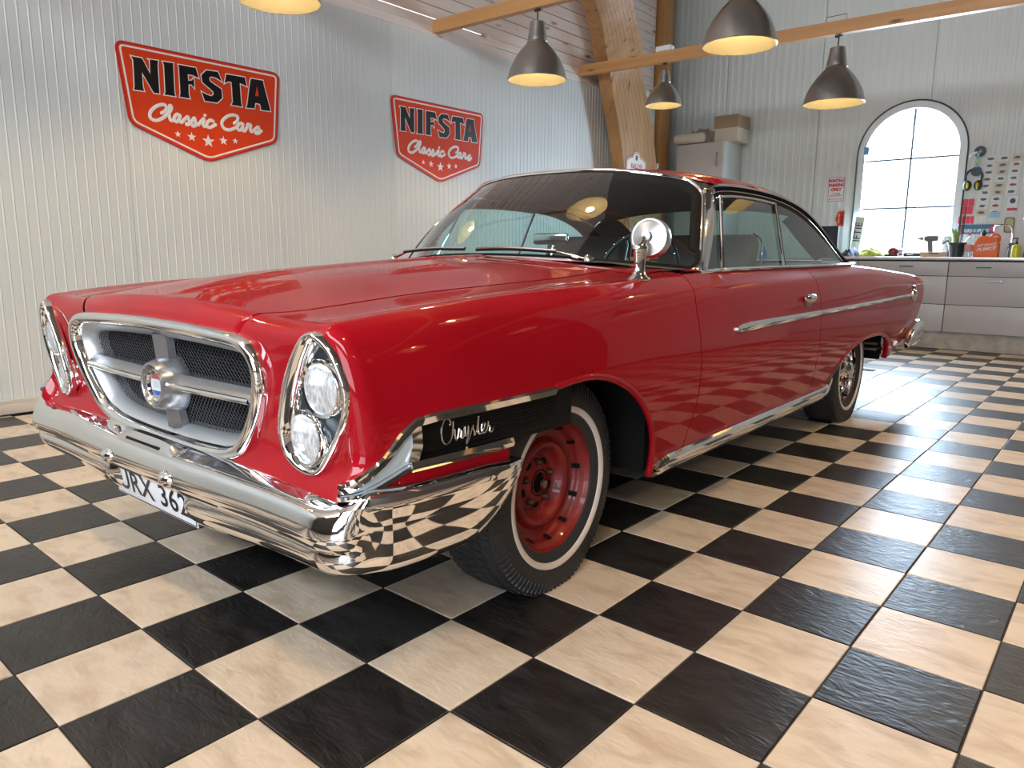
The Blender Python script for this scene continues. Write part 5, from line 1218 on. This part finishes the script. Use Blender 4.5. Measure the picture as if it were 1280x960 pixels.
# ---- greenhouse
def Bc(u): return Vector((.868*u, .775+.315*abs(u)**2.4, 1.034-.050*u*u))
def Hc(u): return Vector((.690*u, 1.24+.215*abs(u)**3.2, 1.432-.068*abs(u)**2.6))
def WS(u, v, ins=0.):
    p = Bc(u).lerp(Hc(u), v); e = sin(pi*v); p += Vector((u*.018*e, -.030*e, .012*e)); return p
NU2 = 48
us = [-1+2*i/NU2 for i in range(NU2+1)]; vs_ = [j/22 for j in range(23)]
def ulim(v):
    w_ = 2*v-1
    ru, rw = (.115, .46) if w_ > 0 else (.05, .22)
    e = abs(w_)-(1-rw)
    return 1. if e <= 0 else 1-ru+ru*sqrt(max(0., 1-(e/rw)**2))
MB().grid([[WS(u*.992*ulim(v), .012+.976*v) for v in vs_] for u in us]).build('windshield', WSGLASS, car, angle=80)
for s in (1, -1):
    MB().grid([[WS(s*(ulim(v)*(1-k)+k*1.0), v) for k in (0, .5, 1)] for v in [.5+.5*sin(pi/2*q/16) for q in range(17)]]).build('windshield_corner', CHROMEAGED, car, angle=80)
    MB().grid([[WS(s*(ulim(v)*(1-k)+k*1.0), v) for k in (0, 1)] for v in [.2*(1-sin(pi/2*q/10)) for q in range(11)]]).build('windshield_corner', PAINT, car, angle=80)
# rubber gasket and bright frame
vr = [.5-.5*cos(pi*q/44) for q in range(45)]
uu = [u for u in us]
edge = [WS(u*ulim(0), 0) for u in uu]+[WS(ulim(v), v) for v in vr[1:-1]]+[WS(u*ulim(1), 1) for u in uu[::-1]]+[WS(-ulim(v), v) for v in vr[::-1][1:-1]]
cen_ = Vector((0, 1.05, 1.2))
def edge_off(k, inn, out_):
    n = len(edge); p = edge[k]; t = (edge[(k+1) % n]-edge[k-1]).normalized(); nn = Vector((0, -.85, .5)); nn = (nn-t*nn.dot(t)).normalized()
    if abs(p.x) > .6: nn = (Vector((.55*(1 if p.x > 0 else -1), -.75, .35))); nn = (nn-t*nn.dot(t)).normalized()
    a = t.cross(nn); 
    if a.dot(cen_-p) < 0: a = -a
    if p.z < 1.06 and inn > 0: inn *= .38
    return p+a*inn+nn*out_
def rim_strip(name, profile, m):
    MB().grid([[edge_off(k, a, c) for a, c in profile] for k in range(len(edge))], cu=True).build(name, m, car, angle=50)
GASK = mat('black_rubber_seal', (.005, .005, .005), .7, spec=.2)
rim_strip('windshield_gasket', [(.050, -.004), (.044, .004), (.016, .008), (.004, .005)], GASK)
rim_strip('windshield_frame', [(.008, .004), (.004, .009), (-.006, .010), (-.012, .004), (-.014, -.006)], CHROME)
DR = [(.722, 1.405, 1.330), (.735, 1.50, 1.352), (.745, 1.72, 1.362), (.750, 2.05, 1.358), (.752, 2.35, 1.338), (.758, 2.60, 1.298), (.768, 2.82, 1.232), (.785, 3.02, 1.140), (.815, 3.20, 1.045), (.838, 3.27, 1.004)]
DRc = crom(DR, 5)
# A pillar (bright) between windshield frame and vent window
for s in (1, -1):
    ap = []
    for v in [k/10 for k in range(11)]:
        p = WS(1, v); q = Vector((.872, 1.14, .985)).lerp(Vector((.735, 1.47, 1.335)), v)+Vector((.012*sin(pi*v), 0, 0))
        ap.append([p+Vector((-.015, .0, 0)), p+Vector((.010, -.004, 0)), (p+q)/2+Vector((.016, -.002, .0)), q+Vector((.006, 0, 0)), q+Vector((-.012, .006, 0))])
    b = MB().grid([[Vector((p.x*s, p.y, p.z)) for p in r] for r in ap]); b.build('windshield_pillar', CHROMEAGED, car, angle=60)
# roof
def zc(y): return interp(y, [(1.2, 1.432), (1.4, 1.452), (1.7, 1.463), (2.05, 1.462), (2.35, 1.445), (2.6, 1.41), (2.8, 1.362)])
rf = []
DRi = [(p.y, p.x, p.z) for p in DRc]
def drail(y):
    return (float(np.interp(y, [q[0] for q in DRi], [q[1] for q in DRi])), float(np.interp(y, [q[0] for q in DRi], [q[2] for q in DRi])))
def roof_row(u_, ytop):
    pass
for k in range(26):
    f = k/25; row = []
    for q in range(41):
        u = -1+2*q/40; au = abs(u)
        ysr = 1.24+.215*(au*1.02)**3.2 if True else 0
        yend = 2.80
        y = ysr+(yend-ysr)*f
        xr, zr = drail(max(y, 1.405))
        # superellipse from rail to centre
        zcc = zc(y)
        if y < 1.405: zr = 1.330+(1.40-1.330)*0
        x = xr*u
        shp_ = (1-au**3.4)**(1/2.0) if au < 1 else 0
        z = zr+.004+(zcc-zr)*(shp_*.62+.38*(1-au**2.2))
        if f < .12:
            hz = Hc(u*1.0).z+.006; g_ = f/.12; z = hz*(1-g_)+z*g_; x = (.690*u)*(1-g_)+x*g_
        row.append(Vector((x, y, z)))
    rf.append(row)
MB().grid(rf).build('roof', PAINT, car, angle=60)
MB().grid([[p+Vector((0, .01, -.035)) for p in r[2:-2]] for r in rf[1:]]).build('headliner', mat('headliner_grey', (.10, .09, .08), .9), car)
# rear pillars and window
for s in (1, -1):
    rows = []
    for k in range(13):
        y = 2.80+(3.27-2.80)*k/12; xr, zr = drail(y); rows.append([Vector((s*(xr), y, zr)), Vector((s*(xr-.03), y+.01, zr+.03)), Vector((s*(xr-.085), y+.03, zr+.048)), Vector((s*(xr-.17), y+.05, zr+.050)), Vector((s*(xr-.20), y+.055, zr+.03))])
    MB().grid(rows).build('rear_pillar', PAINT, car, angle=60)
    MB().grid([[p+Vector((-.012*s, -.012, -.014)) for p in r] for r in rows]).build('pillar_lining', mat('headliner_grey', (.10, .09, .08), .9), car)
rw = []
for k in range(9):
    f = k/8; y = 2.80+.56*f; row = []
    for q in range(21):
        u = -1+2*q/20; row.append(Vector(((.60+.04*f)*u, y+.05-.02*u*u, 1.365-.345*f**1.15+.02*(1-u*u)*(1-f))))
    rw.append(row)
MB().grid(rw).build('rear_window', GLASS, car, angle=80)
MB().tube([rw[-1][q]+Vector((0, .01, .0)) for q in range(21)], .010, 8).build('rear_window_trim', CHROME, car)
MB().grid([[(x, y, z) for x in (-.66, -.3, 0, .3, .66)] for y, z in ((3.0, .985), (3.25, .995), (3.45, 1.004))]).build('parcel_shelf', mat('interior_maroon', (.10, .03, .025), .8), car)
# side glass, dividers, frames
GT = [(.772, 1.44, 1.300), (.775, 1.60, 1.312), (.778, 1.85, 1.316), (.780, 2.12, 1.308), (.783, 2.35, 1.285), (.788, 2.58, 1.232), (.800, 2.80, 1.140), (.830, 3.00, 1.035), (.850, 3.07, 1.000)]
GTc = crom(GT, 5)
def gx(z): return .868-(z-.992)*.30
def gtop(y): return float(np.interp(y, [p.y for p in GTc], [p.z for p in GTc]))
for s in (1, -1):
    def G(y, z, d_=0.): return Vector((s*(gx(z)+d_), y, z))
    def pane(ya, yb_, name):
        rows = []
        for k in range(15):
            y = ya(0)+(yb_(0)-ya(0))*k/14; rows.append(None)
        n = 14; g_ = []
        for k in range(n+1):
            f = k/n; row = []
            for j in range(9):
                h_ = j/8
                # edges may slant: bottom at z=.99, top at glass top
                yb0, yt0 = ya(0), ya(1); yb1, yt1 = yb_(0), yb_(1)
                ybot = yb0+(yb1-yb0)*f; ytop = yt0+(yt1-yt0)*f
                zt = gtop(ytop); z = .990+(zt-.990)*h_; y = ybot+(ytop-ybot)*h_
                row.append(G(y, z, -.006))
            g_.append(row)
        return MB().grid(g_).build(name, GLASS, car, angle=80)
    pane(lambda v: 1.14 if v == 0 else 1.425, lambda v: 1.295 if v == 0 else 1.445, 'vent_window')
    pane(lambda v: 1.31 if v == 0 else 1.46, lambda v: 2.035 if v == 0 else 2.115, 'side_window')
    pane(lambda v: 2.05 if v == 0 else 2.13, lambda v: 3.07 if v == 0 else 3.05, 'quarter_window')
    for (ya, yb_, r_) in ((1.303, 1.452, .008), (2.043, 2.122, .008)):
        MB().tube([G(ya, .985, .002), G((ya+yb_)/2, .985+(gtop(yb_)-.985)/2, .002), G(yb_, gtop(yb_)+.004, .002)], r_, 8).build('window_divider', CHROME, car)
    # bright edge along the top of the door glass
    MB().tube([G(p.y, p.z, .001) for p in GTc if 1.44 <= p.y <= 2.13], .0055, 6).build('glass_edge_trim', CHROMEAGED, car)
    # black weatherstrip band between glass and drip rail
    rows = []
    for k in range(45):
        f = k/44; a = GTc[min(int(f*(len(GTc)-1)), len(GTc)-2)]; ff = f*(len(GTc)-1)-int(f*(len(GTc)-1)); a = a.lerp(GTc[min(int(f*(len(GTc)-1))+1, len(GTc)-1)], ff if f < 1 else 1)
        c = DRc[min(int(f*(len(DRc)-1)), len(DRc)-2)]; ff = f*(len(DRc)-1)-int(f*(len(DRc)-1)); c = c.lerp(DRc[min(int(f*(len(DRc)-1))+1, len(DRc)-1)], ff if f < 1 else 1)
        a = Vector((gx(a.z)-.010, a.y, a.z)); rows.append([Vector((s*p.x, p.y, p.z)) for p in (a, a.lerp(c, .33)+Vector((.002, 0, 0)), a.lerp(c, .66)+Vector((-.006, 0, 0)), c)])
    MB().grid(rows).build('weatherstrip', GASK, car, angle=60)
    rl_ = MB(); rl_.tube([Vector((s*((gx(a_.z)-.010)*.5+c_.x*.5+.004), (a_.y+c_.y)/2, (a_.z+c_.z)/2)) for a_, c_ in zip(GTc[::2], DRc[:len(GTc)*2:2])], .0022, 6); rl_.build('channel_trim', CHROMEAGED, car)
    # drip rail
    b = MB(); sweep(b, [Vector((s*p.x, p.y, p.z)) for p in DRc], Vector((s, 0, .35)), [(-.01, -.004), (.010, -.006), (.014, 0), (.009, .006), (-.01, .006)], up=(0, 0, 1)); b.build('drip_rail', CHROMEAGED, car, angle=50)
    # belt moulding
    b = MB(); sweep(b, crom([(s*.876, 1.07, .979), (s*.880, 1.3, .987), (s*.882, 1.8, .992), (s*.886, 2.3, .996), (s*.892, 2.8, 1.000), (s*.885, 3.15, 1.004), (s*.868, 3.28, 1.006)], 6), Vector((s, 0, .3)), [(-.012, -.006), (.006, -.007), (.010, 0), (.004, .008), (-.016, .008)], up=(0, 0, 1)); b.build('belt_moulding', CHROME, car, angle=50)
    # belt top filler and inner door panel
    MB().grid([[(s*.878, y, .985), (s*.85, y, .992), (s*.80, y, .985)] for y in (.95, 1.3, 2.0, 2.6, 3.2)]).build('window_sill', PAINT, car)
    MB().grid([[(s*.84, y, .985), (s*.83, y, .80), (s*.83, y, .34)] for y in (.98, 2.0, 2.6, 3.2)]).build('inner_door_panel', mat('interior_maroon'), car)
# ---- interior
VIN = mat('maroon_vinyl', (.085, .03, .028), .45); VING = mat('grey_brown_vinyl', (.13, .085, .075), .5)
MB().box((-.80, .86, .80), (.80, 1.28, .965), 0, .04).build('dashboard', mat('dash_dark', (.02, .018, .018), .6), car)
MB().box((-.83, .9, .34), (.83, 3.2, .36)).build('cabin_floor', DARK, car, smooth=False)
for sx in (-.40, .40):
    MB().box((sx-.29, 1.55, .50), (sx+.29, 2.05, .68), 0, .05).build('seat_cushion', VIN, car)
    b = MB().box((sx-.28, -.07, 0), (sx+.28, .07, .56), 0, .055)
    b.v = [(x+0*y, 2.03+y+.28*z, .60+z) for x, y, z in b.v]
    st_ = b.build('seat_back', VING, car)
    MB().tube(crom([(sx+.285, 2.10, .66), (sx+.29, 2.18, .95), (sx+.275, 2.23, 1.12), (sx+.22, 2.245, 1.165)], 4), .006, 6).build('seat_trim', CHROME, st_)
MB().box((-.72, 2.65, .48), (.72, 3.05, .66), 0, .05).build('rear_cushion', VIN, car)
MB().box((-.74, 3.0, .60), (.74, 3.14, .985), 0, .05).build('rear_seat_back', VIN, car)
swm = MB(); cs = Vector((.40, 1.40, .965)); ax1 = Vector((1, 0, 0)); ax2 = Vector((0, .38, .925))
swm.tube([cs+ax1*.205*cos(2*pi*k/48)+ax2*.205*sin(2*pi*k/48) for k in range(48)], .013, 10, closed=True)
sw = swm.build('steering_wheel', BLACKP, car)
MB().tube([cs-ax1*.2, cs-ax1*.05, cs+ax1*.05, cs+ax1*.2], .012, 8).sphere(cs, .045, 16, 10).tube([cs, Vector((.40, 1.12, .86))], .022, 10).build('steering_hub', BLACKP, sw)
for k in range(9):
    a = pi*.15+pi*.7*k/8; MB().sphere(cs+ax1*.205*cos(a)+ax2*.205*sin(a)+Vector((0, -.0115, .004)), .006, 8, 6).build('chrome_dot', CHROME, sw)
mr = MB().box((-.085, -.012, -.028), (.085, .012, .028), 0, .011); mr.v = [((x*1.15)+.005, 1.25+y+x*.1, 1.122+1.25*z*(1-.25*abs(x)/.085)) for x, y, z in mr.v]
mro = mr.build('rear_view_mirror', CHROMEAGED, car); MB().tube([(.01, 1.262, 1.14), (.013, 1.262, 1.10), (.02, 1.22, .96)], .007, 8).build('mirror_stem', CHROMEAGED, mro)
# ---- outside mirror on the fender
ms = MB(); px_, py_, pz_ = .862, .625, .956
ms.lathe([(0, 0), (.040, 0), (.043, .004), (.041, .010), (.028, .020), (.022, .034), (.021, .05), (.024, .08), (.029, .108), (.031, .116), (.024, .126), (0, .128)], 8)
ms.v = [(px_+x*.9, py_+y*1.25*(1 if z < .03 else .9), pz_+z) for x, y, z in ms.v]
mso = ms.build('outside_mirror', CHROME, car, angle=50)
hb = MB().lathe([(0, -.050), (.017, -.049), (.019, -.026), (.040, -.020), (.060, -.013), (.061, -.017), (.066, -.016), (.070, -.006), (.0705, .028), (.068, .034), (.060, .034), (0, .033)], 40, axis='y').build('mirror_head', mat('brushed_chrome', (.66, .66, .68), .28, 1.), mso, angle=30)
hb.location = (px_-.002, py_+.068, pz_+.150); hb.rotation_euler = (radians(-6), 0, radians(10))
MB().tube([(px_, py_+.005, pz_+.118), (px_-.002, py_+.03, pz_+.145)], .016, 12).build('mirror_neck', CHROME, mso)
# ---- wipers
def wiper(piv, mid, b0, b1):
    wr_ = empty('wiper', (0, 0, 0)); wr_.parent = car
    MB().lathe([(0, .0), (.020, 0), (.018, .018), (.010, .026), (0, .027)], 14, (piv[0], piv[1], piv[2]-.006)).build('wiper_pivot', CHROME, wr_)
    MB().tube(crom([piv, ((piv[0]+mid[0])/2, (piv[1]+mid[1])/2, (piv[2]+mid[2])/2+.012), mid], 5), [.011]*3+[.008]*8, 8, flat=.5).build('wiper_arm', CHROMEAGED, wr_)
    pp = crom([b0, (b0[0]*.5+b1[0]*.5, b0[1]*.5+b1[1]*.5-.012, b0[2]*.5+b1[2]*.5+.006), b1], 8)
    MB().tube(pp, .0055, 8).build('wiper_blade', CHROME, wr_)
    MB().tube([p+Vector((0, -.004, -.007)) for p in pp], .0055, 6).build('blade_rubber', GASK, wr_)
wiper((.505, .835, 1.026), (.17, .790, 1.072), (-.05, .775, 1.070), (.36, .812, 1.062))
wiper((-.80, .950, 1.022), (-.42, .835, 1.075), (-.62, .862, 1.060), (-.13, .785, 1.072))
for s_ in (-.52, ):
    pass
print('objects', len(bpy.data.objects), 'faces', sum(len(m.polygons) for m in bpy.data.meshes))
